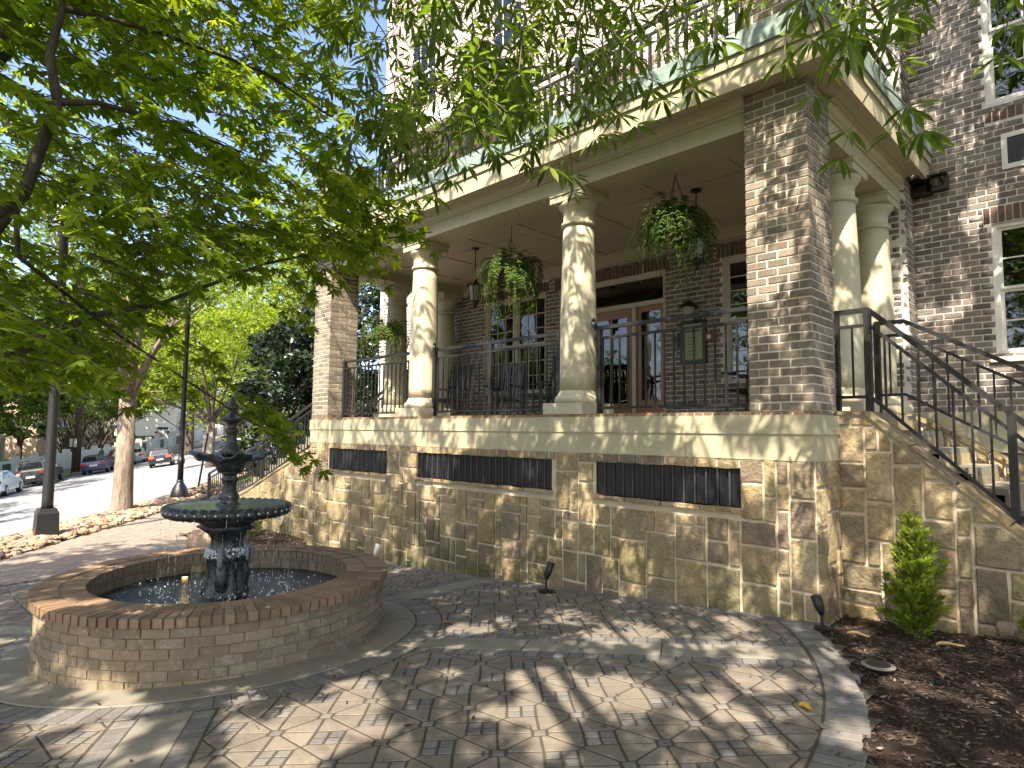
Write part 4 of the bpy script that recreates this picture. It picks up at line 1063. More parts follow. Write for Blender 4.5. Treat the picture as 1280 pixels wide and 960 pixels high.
# lit lamp under the water's edge
_d = at(231, 722, 1)-CAM; lp = CAM+_d*(WZ+.012-CAM[2])/_d[2]
MB().lathe([(0, 0), (.026, 0), (.026, .004), (.02, .006), (0, .006)], lp, 16).build('pool_lamp', m_emit('lamp_glow', (1., .62, .18), 3.5), ftn)
# ------------------------------------------------------------------ things on and round the porch
def rocking_chair(label, x, y, rot, group='dark rocking chairs on the porch', z=0.0, s=1.0):
    t = thing('rocking_chair', label, 'chair', (0, 0, 0), group); mi = MAT['black']
    for sx in (-.29, .29):
        MB().tube([(sx, .42, .10), (sx, .2, .035), (sx, -.1, .02), (sx, -.4, .06), (sx, -.52, .10)], .02, 6).build('rocker', mi, t, world=False)
        MB().tube([(sx, .25, .05), (sx, .25, .62)], .02, 6).build('leg', mi, t, world=False)
        MB().tube([(sx, -.22, .04), (sx, -.24, .45), (sx, -.36, 1.12)], .022, 6).build('back_post', mi, t, world=False)
        MB().beam((sx, .33, .64), (sx, -.30, .62), .07, .022).build('arm', mi, t, world=False)
    for k in range(6): MB().beam((-.28, .25-k*.085, .41-.012*k), (.28, .25-k*.085, .41-.012*k), .07, .018).build('seat_slat', mi, t, world=False)
    for k in range(7): MB().beam((-.22+k*.073, -.25, .42), (-.22+k*.073, -.35, 1.05), .045, .014, (0, 1, 0)).build('back_slat', mi, t, world=False)
    MB().beam((-.29, -.355, 1.08), (.29, -.355, 1.08), .02, .09).build('crest_rail', mi, t, world=False)
    t.location = (x, y, z); t.rotation_euler = (0, 0, rot); t.scale = (s, s, s); return t
rocking_chair('dark rocking chair below the double window nearest the right column', -5.35, 2.3, PI-.3)
rocking_chair('dark rocking chair below the double window near the lantern', -6.55, 2.45, PI+.25)
rocking_chair('dark rocking chair beside the left porch column', -7.9, 2.2, PI+.1)
rocking_chair('dark chair low beside the near brick pillar window', -1.65, 2.5, PI-.15, z=-.02)
def lounge(label, x, y, rot, z=3.74):
    t = thing('lounge_chair', label, 'chair', (0, 0, 0), 'dark chairs on the balcony'); mi = MAT['black']
    MB().beam((-.3, 0, .36), (.3, 0, .36), .55, .05).build('seat', mi, t, world=False)
    MB().beam((-.3, -.3, .38), (-.3, -.48, .85), .03, .03).beam((.3, -.3, .38), (.3, -.48, .85), .03, .03).beam((0, -.3, .38), (0, -.46, .84), .56, .02, (0, 1, .3)).build('backrest', mi, t, world=False)
    for sx in (-.29, .29):
        for sy in (-.25, .25): MB().beam((sx, sy, 0), (sx, sy, .35), .035, .035).build('leg', mi, t, world=False)
        MB().beam((sx, -.32, .58), (sx, .28, .58), .05, .03).build('arm', mi, t, world=False)
    t.location = (x, y, z); t.rotation_euler = (0, 0, rot)
lounge('dark lounge chair on the balcony by the right brick pier', -1.35, 1.0, PI-.4); lounge('dark lounge chair on the balcony left of the first', -2.35, 1.1, PI+.2)
lounge('dark lounge chair in the middle of the balcony', -4.1, 1.2, PI)
t = thing('planter', 'dark tapered planter behind the left part of the balcony railing', 'planter', (-8.1, .75, 3.72))
MB().add([(-8.25,.6,3.72),(-7.95,.6,3.72),(-7.95,.9,3.72),(-8.25,.9,3.72),(-8.36,.49,4.35),(-7.84,.49,4.35),(-7.84,1.01,4.35),(-8.36,1.01,4.35)], [(0,1,5,4),(1,2,6,5),(2,3,7,6),(3,0,4,7),(3,2,1,0)]).build('pot', MAT['black'], t)
MB().box(-8.33, -7.87, .52, .98, 4.28, 4.33).build('soil_surface', MAT['soil'], t)

def lantern(label, x, y):
    t = thing('hanging_lantern', label, 'lantern', (x, y, 3.06), 'black lanterns hung from the porch ceiling'); c = (x, y, 0); mi = MAT['black']
    MB().lathe([(0, 3.06), (.075, 3.06), (.07, 3.035), (.02, 3.02), (0, 3.02)], c, 16).build('canopy_plate', mi, t)
    MB().tube([(x, y, 3.03), (x, y, 2.50)], .009, 6).build('rod', mi, t)
    MB().lathe([(0, 2.52), (.03, 2.50), (.04, 2.46), (.05, 2.45), (.16, 2.385), (.165, 2.365), (0, 2.37)], c, 6).build('roof_cap', mi, t)
    MB().lathe([(.118, 2.37), (.085, 2.10)], c, 6).build('lamp_glass', MAT['lampglass'], t)
    for k in range(6):
        a = 2*PI*k/6; MB().beam((x+.123*math.cos(a), y+.123*math.sin(a), 2.372), (x+.088*math.cos(a), y+.088*math.sin(a), 2.09), .012, .012).build('frame_bar', mi, t)
    MB().lathe([(0, 2.11), (.095, 2.10), (.09, 2.075), (.05, 2.05), (.035, 2.01), (.02, 1.99), (.025, 1.97), (0, 1.95)], c, 12).build('bottom_finial', mi, t)
MAT['lampglass'] = m_plain('frosted_glass', (.30,.29,.25), .25, 0, .1, 5)
lantern('black lantern hanging between left column and middle fern', -6.27, 1.42); lantern('black lantern half hidden behind the largest right fern', -2.03, 1.62)

MAT['fern'] = m_leaf('fern_leaf', (.035,.072,.014), (.08,.14,.026), .35, .75, .12); MAT['fern2'] = m_leaf('fern_leaf_dry', (.09,.11,.03), (.13,.14,.045), .35, .75, .12)
MAT['coir'] = m_plain('coir_liner', (.11,.058,.028), .95, 0, .4, 30, .8)
def frond(seed, L):
    r = random.Random(seed); m = MB(); n = 15; reach = L*r.uniform(.4, .6); rise = L*r.uniform(.08, .3); drop = L*r.uniform(.35, 1.05)
    pts = []
    for i in range(n+1):
        f = i/n; pts.append(np.array([reach*math.sin(f*PI*.62)/math.sin(PI*.62) if f < .8 else reach*(1+.02*f), r.uniform(-.004, .004), rise*math.sin(f*PI)*1.2-drop*f**2.1]))
    m.tube(pts[::3], .0025, 3, False)
    for i in range(1, n):
        p = pts[i]; d = pts[i+1]-pts[i-1]; d /= np.linalg.norm(d); w = .040*math.sin(PI*(i/n)**.75)+.010
        for sd in (-1, 1):
            tip = p+np.array([0, sd*w, -.02*w])+d*w*.35+np.array([0, 0, -.012])
            m.add([p-d*.011, p+d*.013, tip+d*.008, tip-d*.004], [(0,1,2,3) if sd > 0 else (3,2,1,0)])
    return m
def basket(label, x, y, ztop, zc, sc, seed, drape, nf=112):
    t = thing('hanging_basket', label, 'hanging plant', (x, y, ztop), 'ferns hung along the porch front'); r = random.Random(seed)
    MB().tube([(x, y, ztop), (x, y, zc+.62*sc)], .006, 6).build('hook_rod', MAT['black'], t)
    for k in range(3):
        a = 2*PI*k/3+.4; MB().tube([(x, y, zc+.62*sc), (x+.2*sc*math.cos(a), y+.2*sc*math.sin(a), zc+.02)], .005, 5).build('chain', MAT['black'], t)
    MB().lathe([(0, -.19*sc), (.09*sc, -.18*sc), (.16*sc, -.11*sc), (.19*sc, -.02*sc), (.2*sc, .01), (.18*sc, .01), (0, -.01)], (x, y, zc), 20).build('coir_bowl', MAT['coir'], t, True)
    ms = [frond(seed*31+k, sc*r.uniform(.55, .9)).mesh('frond', MAT['fern' if k % 5 else 'fern2']) for k in range(10)]
    for k in range(nf):
        a = r.uniform(0, 2*PI); o = obj('frond', ms[k % 10], t); q = .11*sc*r.random()**.5
        e = .7 if k % 3 == 0 else 0
        o.location = (x+q*math.cos(a), y+q*math.sin(a), zc+.02); o.rotation_euler = (r.uniform(-.3, .3), -e*r.uniform(.2, 1.2)+r.uniform(-.1, .35), a)
        o.scale = [r.uniform(.75, 1.15)]*3
    for k in range(drape):
        a = r.choice((-.6, -.2, .3, .8, 1.1))+r.uniform(-.25, .25); o = obj('frond', ms[k % 10], t)
        o.location = (x+.17*sc*math.cos(a), y+.17*sc*math.sin(a), zc); o.rotation_euler = (0, r.uniform(.75, 1.15), a); o.scale = [r.uniform(1.0, 1.5)]*3
basket('bushy fern basket hanging beside the near brick pillar', -1.83, .74, 3.06, 2.32, .98, 3, 6)
basket('trailing fern basket hanging left of the right column', -4.66, .72, 3.06, 2.20, .88, 5, 12)
basket('dark fern basket hanging by the far left pillar', -8.5, 1.0, 3.06, 1.75, 1.05, 8, 4, 60)

MAT['paper'] = m_plain('notice_paper', (.27,.30,.16), .7, 0, .15, 25); MAT['red'] = m_plain('red_enamel', (.16,.012,.014), .4, 0, .2, 9)
def onY(px, py, Y):
    d = at(px, py, 1)-CAM; return CAM+d*(Y-CAM[1])/d[1]
P = onY(867, 428, YD-.02); w, h = .23, .36
t = thing('notice_board', 'black framed notice board with a pale green sheet beside the door', 'notice board', P)
MB().box(P[0]-w, P[0]+w, YD-.05, YD-.002, P[2]-h, P[2]+h).build('board_frame', MAT['black'], t)
MB().box(P[0]-w+.06, P[0]+w-.06, YD-.056, YD-.05, P[2]-h+.07, P[2]+h-.06).build('paper_sheet', MAT['paper'], t)
for k in range(9):
    z = P[2]+h-.12-k*.055; L = .14 if k in (0, 1) else random.uniform(.06, .13)
    if k == 2: continue
    MB().box(P[0]-L, P[0]+L, YD-.0585, YD-.0565, z-(.012 if k < 2 else .005), z+(.012 if k < 2 else .005)).build('text_line', MAT['iron'], t)
t = thing('wall_lantern', 'small dark wall lantern above the notice board', 'wall lamp', (P[0], YD, P[2]+.5))
MB().lathe([(0, .25), (.05, .23), (.16, .16), (.17, .14), (.10, .135), (0, .13)], (P[0], YD-.18, P[2]+.42), 12).build('hood', MAT['black'], t)
MB().lathe([(.10, .135), (.075, -.08), (0, -.09)], (P[0], YD-.18, P[2]+.42), 10).build('lamp_glass', MAT['lampglass'], t)
MB().tube([(P[0], YD-.0, P[2]+.62), (P[0], YD-.1, P[2]+.68), (P[0], YD-.18, P[2]+.66)], .014, 6).build('bracket', MAT['black'], t)
P = onY(888, 421, YD-.02); t = thing('alarm_box', 'small dark red box on the brick wall right of the notice board', 'alarm box', P)
MB().box(P[0]-.085, P[0]+.085, YD-.06, YD-.002, P[2]-.07, P[2]+.07).build('case', MAT['red'], t); MB().box(P[0]-.03, P[0]+.03, YD-.075, YD-.06, P[2]-.03, P[2]+.03).build('lens', MAT['white'], t)
for k, (px, lab) in enumerate(((844, 'small pale intercom panel beside the sidelight'), (853, 'small black keypad left of the notice board'))):
    P = onY(px, 427, YD-.02); t = thing('keypad', lab, 'keypad', P); MB().box(P[0]-.055, P[0]+.055, YD-.04, YD-.002, P[2]-.11, P[2]+.11).build('case', MAT['concrete' if k == 0 else 'black'], t)
    MB().box(P[0]-.035, P[0]+.035, YD-.046, YD-.04, P[2]-.02, P[2]+.08).build('faceplate', MAT['black' if k == 0 else 'iron'], t)
for k, (px, py, lab) in enumerate(((1152, 236, 'left of the two square black floodlights on the right wall'), (1172, 229, 'right of the two square black floodlights on the right wall'))):
    P = onY(px, py, YW-.08); x, z = P[0], P[2]
    t = thing('floodlight', lab, 'floodlight', P, 'paired floodlights on the right wall')
    MB().box(x-.115, x+.115, YW-.13, YW-.012, z-.105, z+.105).build('housing', MAT['black'], t)
    MB().box(x-.08, x+.08, YW-.142, YW-.13, z-.05, z+.06).build('lens', MAT['glass'], t)
    MB().box(x-.12, x+.12, YW-.19, YW-.131, z+.085, z+.105).build('visor', MAT['black'], t)
for i, (px, py, pz, yy) in enumerate(((543, 434, 0, .2), (742, 405, 0, .2))):
    P = onY(px, py, yy); t = tag(MB().lathe([(0, -.05), (.03, -.04), (.035, 0), (.02, .03), (.028, .05), (0, .08)], P, 10).tube([P, (P[0], P[1]+.1, P[2]-.03)], .012, 6).build('rail_bracket', MAT['black']), ('small dark finial bracket on the %s round column' % ('left', 'right')[i]), 'bracket', 'rail brackets on the columns')

def on_ground(px, py):
    for D in np.arange(3, 140, .02):
        p = at(px, py, D)
        if p[2] <= g(p[0], p[1]): return p
# ------------------------------------------------------------------ garden lights, cover, markers
def spot(label, x, y, aim, h=.28, mat='iron', big=1.0):
    z = g(x, y); t = thing('garden_spotlight', label, 'spotlight', (x, y, z), 'garden spotlights along the walls'); a = np.array(aim, float); a /= np.linalg.norm(a)
    MB().lathe([(0, 0), (.09*big, 0), (.095*big, .02), (.03, .035), (0, .035)], (x, y, z), 16).build('base_plate', MAT['black'], t)
    MB().tube([(x, y, z+.02), (x, y, z+h*.5)], .012, 8).build('stem', MAT['black'], t)
    p = np.array([x, y, z+h*.45]); q = p+a*h*.6
    MB().tube([p, p+a*.04, p+a*.05, q], [.022, .034, .040, .044], 14).build('lamp_head', MAT[mat], t, True)
    MB().tube([q-a*.002, q+a*.003], .039, 14).build('lens', MAT['glass'], t)
spot('dark grey spotlight on the paving in front of the stone wall', -2.96, -.33, (.15, .25, .9), .34)
spot('grey spotlight leaning at the corner of the stone wall', .10, -.22, (-.25, -.1, .9), .27, 'iron', .75)
spot('small grey spotlight in the bed left behind the fountain', -10.6, .0, (.1, .2, .9), .6, 'concrete')
spot('small white spotlight peeping over the fountain rim', -6.75, -.22, (.1, .2, .9), .34, 'white', .6)
_p = on_ground(1098, 836); P = (_p[0], _p[1]); t = thing('ground_cover', 'small oval grey utility cover set in the mulch', 'cover', (*P, g(*P)))
zz = g(*P)+.02; MB().lathe([(0, 0), (.105, 0), (.108, .004), (.085, .012), (0, .011)], (P[0], P[1], zz), 24).build('collar', MAT['concrete'], t); MB().lathe([(0, .008), (.078, .0135), (0, .015)], (P[0], P[1], zz), 20).build('lid', MAT['iron'], t)
MAT['yellow'] = m_leaf('yellow_leaf', (.55,.33,.03), (.62,.40,.05), .2); MAT['tanleaf'] = m_leaf('tan_leaf', (.42,.27,.12), (.50,.34,.17), .2)
def flat_leaf(label, x, y, L, w, rot, mat, dz=.01, cat='leaf'):
    m = MB(); n = 8; c, s = math.cos(rot), math.sin(rot); vs = []
    for i in range(n+1):
        f = i/n; ww = w*math.sin(PI*min(1, f*.96+.02))**.8
        for q in (-1, 0, 1): u, v = (f-.5)*L, q*ww/2; vs.append((x+u*c-v*s, y+u*s+v*c, g(x, y)+dz+abs(q)*.012+.01*math.sin(f*5)))
    m.add(vs, [(i*3+k, i*3+k+3, i*3+k+4, i*3+k+1) for i in range(n) for k in (0, 1)]); return tag(m.build('fallen_leaf', MAT[mat]), label, cat)
flat_leaf('round yellow leaf on the paving near the mulch edge', *on_ground(1007, 887)[:2], .075, .075, .3, 'yellow')
flat_leaf('large tan leaf on the mulch below the small evergreen', 1.03, -.28, .22, .085, .8, 'tanleaf', .03)
flat_leaf('small orange leaf on the mulch near the paving edge', 1.12, -1.05, .13, .05, 1.9, 'tanleaf', .03)
flat_leaf('pale dry leaf on the mulch beside the corner spotlight', .42, -.35, .16, .07, .4, 'tanleaf', .03)
flat_leaf('brown curled leaf on the paving at the fountain side', -2.75, -2.0, .12, .05, 1.1, 'dry', .01)

# ------------------------------------------------------------------ foliage machinery
def lance(bend=.18, w=.21):
    return np.array([(0,0,0),(.3,w*.42,0),(.3,0,-.03),(.3,-w*.42,0),(.65,w*.5,-bend*.35),(.65,0,-.035-bend*.35),(.65,-w*.5,-bend*.35),(1,0,-bend)]), [(0,2,1),(0,3,2),(1,2,5),(1,5,4),(2,3,6),(2,6,5),(4,5,7),(5,6,7)]
def star():
    tips = [(0, 1.0), (48, .86), (98, .55), (-48, .86), (-98, .55)]; V = [(0,0,0)]; seq = []
    angs = sorted(tips); out = []
    for i, (a, L) in enumerate(angs):
        out.append((a, L, -.12*L))
        if i < 4: out.append(((a+angs[i+1][0])/2, .27, -.01))
    V = [(-.12, 0, 0)]+[(L*math.cos(math.radians(a)), L*math.sin(math.radians(a)), z) for a, L, z in out]
    # widen each lobe with side points so that it is a blade and not a needle
    W = [(-.12, 0, 0)]; F = []
    pts = []
    for a, L, z in out:
        if L > .4:
            for da, f in ((-15, .62), (0, 1.0), (15, .62)): pts.append((L*f*math.cos(math.radians(a+da)), L*f*math.sin(math.radians(a+da)), z*f))
        else: pts.append((L*math.cos(math.radians(a)), L*math.sin(math.radians(a)), z))
    W += pts; F = [(0, i, i+1) for i in range(1, len(pts))]
    return np.array(W), F
def oval(): return np.array([(0,0,0),(.45,.26,.02),(1,0,-.12),(.45,-.26,.02)]), [(0,2,1),(0,3,2)]
def frames(D, N):
    x = D/np.linalg.norm(D, axis=1)[:, None]; z = N-(N*x).sum(1)[:, None]*x; z /= (np.linalg.norm(z, axis=1)[:, None]+1e-9); y = np.cross(z, x)
    return np.stack([x, y, z], -1)
def leaf_V(tm, P, D, N, S):
    V, F = tm; R = frames(D, N); VV = np.einsum('nij,nkj->nki', R, V[None]*S[:, None, None])+P[:, None]
    FF = np.array(F)[None]+(np.arange(len(P))*len(V))[:, None, None]; return VV.reshape(-1, 3), FF.reshape(-1, 3)
def leaves(parent, name, tm, P, D, N, S, mat, single=0, single_name='leaf'):
    """joined foliage; the nearest `single` leaves become parts of their own"""
    P, D, N, S = (np.array(a, float) for a in (P, D, N, S))
    idx = np.arange(len(P))
    if single:
        order = np.argsort(-seen_size(P, S)); top = order[:single]; idx = order[single:]; R = frames(D[top], N[top])
        me = bpy.data.meshes.new(single_name); me.from_pydata([tuple(v) for v in tm[0]], [], tm[1]); me.materials.append(mat); me.update()
        for k, i in enumerate(top):
            o = bpy.data.objects.new(single_name, me); COL.objects.link(o); o.parent = parent; o.matrix_parent_inverse = parent.matrix_basis.inverted()
            M = Matrix([[*(R[k, r]*S[i]), P[i, r]] for r in range(3)]+[[0, 0, 0, 1]]); o.matrix_basis = M
    V, F = leaf_V(tm, P[idx], D[idx], N[idx], S[idx])
    o = obj(name, np_mesh(name, V, F, mat), parent); o['kind'] = 'stuff'; return o
def unit(v): v = np.array(v, float); return v/np.linalg.norm(v)

def tree(name, label, cat, base, trunk_r, fork_z, clumps, n, size, mat, bark='bark', group=None, limbs=7, tm=None, stems=1, spread=.5, lean=(0, 0), seed=0, flat=.5):
    """clumps: (centre xyz, radius xyz) ellipsoids of the crown"""
    r = np.random.default_rng(seed+17); rr = random.Random(seed); base = np.array(base, float)
    t = thing(name, label, cat, base, group); m = MB()
    cl = []
    for c, R, k in clumps:
        for _ in range(k):
            v = r.normal(size=3); v /= np.linalg.norm(v); cl.append((np.array(c)+v*np.array(R)*r.uniform(.35, 1.0)**.6, max(.25, min(R)*r.uniform(.22, .42))))
    for s in range(stems):
        a = 2*PI*s/stems+rr.random(); off = np.array([math.cos(a), math.sin(a), 0])*(0 if stems == 1 else trunk_r*1.6)
        f = base+np.array([lean[0], lean[1], 0])+off*(1 if stems == 1 else 3.5); f[2] = fork_z
        m.tube([base+off+np.array([0, 0, -.25]), base+off+np.array([0, 0, .05]), base+off*1.2+(f-base)*.35, f], [trunk_r*1.55, trunk_r*1.15, trunk_r, trunk_r*.88], 14)
        pick = rr.sample(range(len(cl)), min(limbs, len(cl)))
        for i in pick:
            q = cl[i][0]; mid = f+(q-f)*.45+np.array([rr.uniform(-.3, .3), rr.uniform(-.3, .3), rr.uniform(.0, .5)])*np.linalg.norm(q-f)*.12
            m.tube([f-np.array([0, 0, trunk_r*.5]), f+(mid-f)*.4, mid, q], [trunk_r*.6, trunk_r*.45, trunk_r*.3, trunk_r*.08], 8)
            for _ in range(2):
                e = q+np.array(r.normal(size=3))*cl[i][1]*1.3; m.tube([mid, mid+(e-mid)*.5+r.normal(size=3)*.05, e], [trunk_r*.2, trunk_r*.13, trunk_r*.03], 5)
    m.build('trunk', MAT[bark], t, True)
    which = r.integers(0, len(cl), n); Cc = np.array([c[0] for c in cl])[which]; Rr = np.array([c[1] for c in cl])[which]
    v = r.normal(size=(n, 3)); v /= np.linalg.norm(v, axis=1)[:, None]; P = Cc+v*(Rr*r.random(n)**.45)[:, None]*np.array([1.15, 1.15, .75])
    D = r.normal(size=(n, 3)); D[:, 2] = D[:, 2]*.4-.25; N = r.normal(size=(n, 3))*flat+np.array([0, 0, 1.])+v*.3
    leaves(t, 'crown', tm or oval(), P, D, N, size*r.uniform(.7, 1.3, n), MAT[mat])
    return t
# ------------------------------------------------------------------ near trees
MAT['maple'] = m_leaf('maple_leaf', (.10,.15,.017), (.175,.235,.032), .68, .5, .3, (1.9, 1.95, .5))
MAT['buckeye'] = m_leaf('lance_leaf', (.075,.118,.022), (.125,.18,.035), .52, .4, .4, (1.7, 1.8, .55))
from mathutils import noise as MN
CARVE = [False]
_carved_gaps = []  # ellipses kept leafless so that sun patches fall at set spots
for px, py, ra, rb in ((560, 740, .42, .28), (620, 765, .30, .22), (720, 770, .40, .22), (790, 782, .30, .18), (690, 850, .42, .26), (770, 870, .38, .30), (640, 890, .22, .16), (940, 858, .26, .24), (900, 900, .38, .20), (960, 905, .16, .12), (860, 810, .22, .14), (455, 860, .24, .16),
                       (560, 835, .20, .13), (300, 905, .32, .20), (120, 900, .42, .24), (60, 870, .35, .2), (1060, 935, .16, .16), (1120, 870, .20, .14), (1060, 790, .22, .16), (1180, 890, .16, .12), (420, 925, .18, .12), (300, 850, .2, .14), (90, 800, .25, .25), (360, 800, .2, .2)):
    _d = at(px, py, 1)-CAM; _t = (-1.95-CAM[2])/_d[2]; _p = CAM+_d*_t; _carved_gaps.append((_p[0], _p[1], ra, rb))
_carved_gaps += [(.46, .66, .26, .26), (.30, .80, .2, .2)]  # extra openings aimed to put sun on the evergreen shrub
def carved_gap(p):
    """openings are carved along the sun so its patches land where wanted: is p in one of them?"""
    k = (p[2]+1.95)/SUN[2]; x, y = p[0]-SUN[0]*k, p[1]-SUN[1]*k
    w = .55*MN.noise(Vector((x*3.1, y*3.1, 1.7)))
    for gx, gy, ra, rb in _carved_gaps:
        if ((x-gx)/(ra*.82))**2+((y-gy)/(rb*.82))**2 < 1+w*2.2: return True
    n = MN.noise(Vector((x*1.25, y*1.25, 5.3)))+.45*MN.noise(Vector((x*3.4, y*3.4, 9.1)))
    return n > (.33 if y < -.1 else .25)
# --- left tree with star shaped leaves
r = np.random.default_rng(3); rr = random.Random(5)
tb = at(-560, 700, 3.6); tb[2] = g(tb[0], tb[1])
maple = thing('maple_tree', 'maple with star shaped leaves whose boughs reach in from the left', 'tree', tb)
m = MB(); f0 = tb+np.array([.1, .15, 2.2])
m.tube([tb-[0, 0, .3], tb+[0, 0, .1], tb+[.03, .05, 1.1], f0], [.26, .19, .16, .14], 14)
def limb(pts, r0, r1, n=8):
    P = [np.array(p, float) for p in pts]; m.tube(P, list(np.linspace(r0, r1, len(P))), n); return P
limb([f0, at(-120, 380, 3.2), at(-10, 288, 3.1), at(30, 240, 3.15), at(72, 128, 3.2)], .052, .024)
limb([at(72, 128, 3.2), at(62, 70, 3.3), at(78, 10, 3.4), at(70, -80, 3.6)], .026, .012)
limb([at(72, 128, 3.2), at(120, 128, 3.3), at(200, 150, 3.7), at(300, 190, 4.2)], .02, .006)
limb([f0, at(-140, 470, 3.3), at(-12, 447, 3.25), at(40, 432, 3.3), at(80, 410, 3.4), at(116, 394, 3.5)], .046, .02)
limb([f0, at(-80, 340, 3.0), at(0, 262, 2.9), at(20, 252, 2.9), at(48, 206, 2.95)], .04, .015)
limb([at(20, 252, 2.9), at(22, 320, 3.0), at(60, 350, 3.2), at(150, 420, 3.7), at(300, 520, 4.6), at(375, 560, 4.9)], .013, .004)
limb([f0, at(-60, 120, 3.6), at(0, 60, 3.8), at(30, -40, 4.0)], .08, .06)
limb([at(116, 394, 3.5), at(200, 380, 4.0), at(330, 330, 4.6), at(470, 300, 5.3), at(540, 290, 5.5)], .018, .004)
limb([at(78, 10, 3.4), at(200, 40, 3.9), at(330, 90, 4.4), at(450, 170, 5.0)], .02, .005)
m.build('trunk', MAT['bark_dark'], maple, True)
P, D, N, S = [], [], [], []; tw = MB()
def maple_spray(p, head, L, drop, nl):
    """a twig with pairs of leaves along it, roughly in one tilted plane"""
    p = np.array(p, float); h = unit(head); side = np.cross(h, [0, 0, 1.]); side = side/np.linalg.norm(side); tilt = rr.uniform(-.25, .25)
    pts = [p+h*L*f+np.array([0, 0, -drop*L*f*f])+side*L*.06*math.sin(f*4+rr.random()) for f in np.linspace(0, 1, 5)]
    tw.tube(pts, [.004, .0035, .003, .0025, .0015], 4, False)
    for k in range(nl):
        f = (k+1)/nl; q = p+h*L*f+np.array([0, 0, -drop*L*f*f])
        for sd in ((-1, 1) if k < nl-1 else (-1, 0, 1)):
            d = h*(.55+.5*(sd == 0))+side*sd*.9+np.array([0, 0, -rr.uniform(.15, .75)]); d = unit(d+np.array([rr.gauss(0, .18), rr.gauss(0, .18), rr.gauss(0, .15)]))
            st = q+d*rr.uniform(.03, .055); n = np.array([rr.gauss(0, .38)+.2*tilt, rr.gauss(0, .38), 1.])+d*.3
            if CARVE[0] and carved_gap(st+d*.05): continue
            P.append(st); D.append(d); N.append(n); S.append(rr.uniform(.062, .105)*(1.25 if CARVE[0] else 1))
def fill_maple(n, poly_y, x0, x1, y0, d0, d1):
    for _ in range(n):
        px = rr.uniform(x0, x1); lo = poly_y(px)
        if lo <= y0: continue
        py = rr.uniform(y0, lo) if rr.random() < .8 else lo-abs(rr.gauss(0, 25))
        dd = rr.uniform(d0, d1)+max(0, px)/300*.9
        head = np.array(_r0)*rr.uniform(.3, 1)+_f*rr.uniform(-.2, .8)+np.array([rr.gauss(0, .35), rr.gauss(0, .35), rr.uniform(-.25, .15)])
        maple_spray(at(px-20, py-14, dd), head, rr.uniform(.22, .42), rr.uniform(.15, .6), rr.randint(3, 5))
def low_edge(px):
    xs = [-150, 0, 60, 115, 160, 230, 300, 360, 400, 440, 470, 500]; ys = [455, 455, 435, 440, 345, 325, 310, 300, 320, 300, 290, 285]
    return float(np.interp(px, xs, ys))
fill_maple(860, low_edge, -160, 430, -160, 2.7, 5.2)
fill_maple(150, lambda x: 250, 0, 330, -60, 3.2, 5.2)
fill_maple(45, lambda x: 330-abs(x-440)*.3, 400, 500, 200, 3.6, 4.2)
# drooping tips seen against the fountain, the pillar and the beam
for px, py, dd in ((335, 520, 4.6), (350, 545, 4.7), (330, 530, 4.6), (362, 565, 4.75), (345, 555, 4.7), (320, 520, 4.5), (372, 580, 4.8), (310, 505, 4.4), (340, 535, 4.65),
                   (245, 445, 4.2), (85, 460, 3.5), (110, 470, 3.6), (440, 318, 4.9), (455, 300, 5.0), (490, 284, 5.2), (510, 280, 5.3), (500, 300, 5.3), (410, 345, 4.8), (370, 355, 4.7), (385, 340, 4.7), (352, 390, 4.6), (365, 300, 4.6), (400, 260, 4.7), (420, 240, 4.8),
                   (190, 425, 4.0), (60, 455, 3.4), (270, 470, 4.2)):
    for _ in range(2): maple_spray(at(px-16+rr.gauss(0, 8), py-16+rr.gauss(0, 7), dd+rr.gauss(0, .1)), np.array(_r0)*.8+_f*.3+np.array([0, 0, -.25]), rr.uniform(.14, .24), .5, 3)
CARVE[0] = True
# crown above and behind the picture, which shades the fountain and the pavement
for _ in range(1500):
    c = np.array([rr.uniform(-9.5, 1), rr.uniform(-12, -4.5), rr.uniform(2.6, 6.2)])
    x, y, z = pix(c)
    if z > 0 and -40 < x < 1320 and 40 < y < 1000 and (x > 440 or y > 330): continue
    maple_spray(c, (rr.gauss(0, 1), rr.gauss(0, 1), -.1), rr.uniform(.3, .6), .3, rr.randint(4, 6))
CARVE[0] = False
tw.build('twigs', MAT['bark_dark'], maple)['kind'] = 'stuff'
leaves(maple, 'crown', star(), P, D, N, S, MAT['maple'], 300)

# --- tree of whorled lance leaves whose twigs hang over the porch front
P, D, N, S = [], [], [], []; tw = MB()
wb = np.array([6.4, -9.6, g(3.9, -8.4)])
buck = thing('lance_leaf_tree', 'tree whose twigs of narrow whorled leaves hang in from the top', 'tree', wb)
def whorl(q, axis, n, L, droop):
    axis = unit(axis); a = np.array([1., 0, 0]) if abs(axis[0]) < .8 else np.array([0, 1., 0]); u = unit(np.cross(axis, a)); v = np.cross(axis, u); ph = rr.random()*6
    for k in range(n):
        t_ = ph+2*PI*k/n+rr.gauss(0, .2); rad = u*math.cos(t_)+v*math.sin(t_)
        d = unit(rad*rr.uniform(.75, 1.0)+axis*rr.uniform(.05, .4)+np.array([0, 0, -droop*rr.uniform(.0, .75)]))
        if CARVE[0] and carved_gap(q+d*L*.55): continue
        P.append(q+d*.012); D.append(d); N.append(np.array([rr.gauss(0, .25), rr.gauss(0, .25), 1.])+rad*.5); S.append(L*rr.uniform(.72, 1.15))
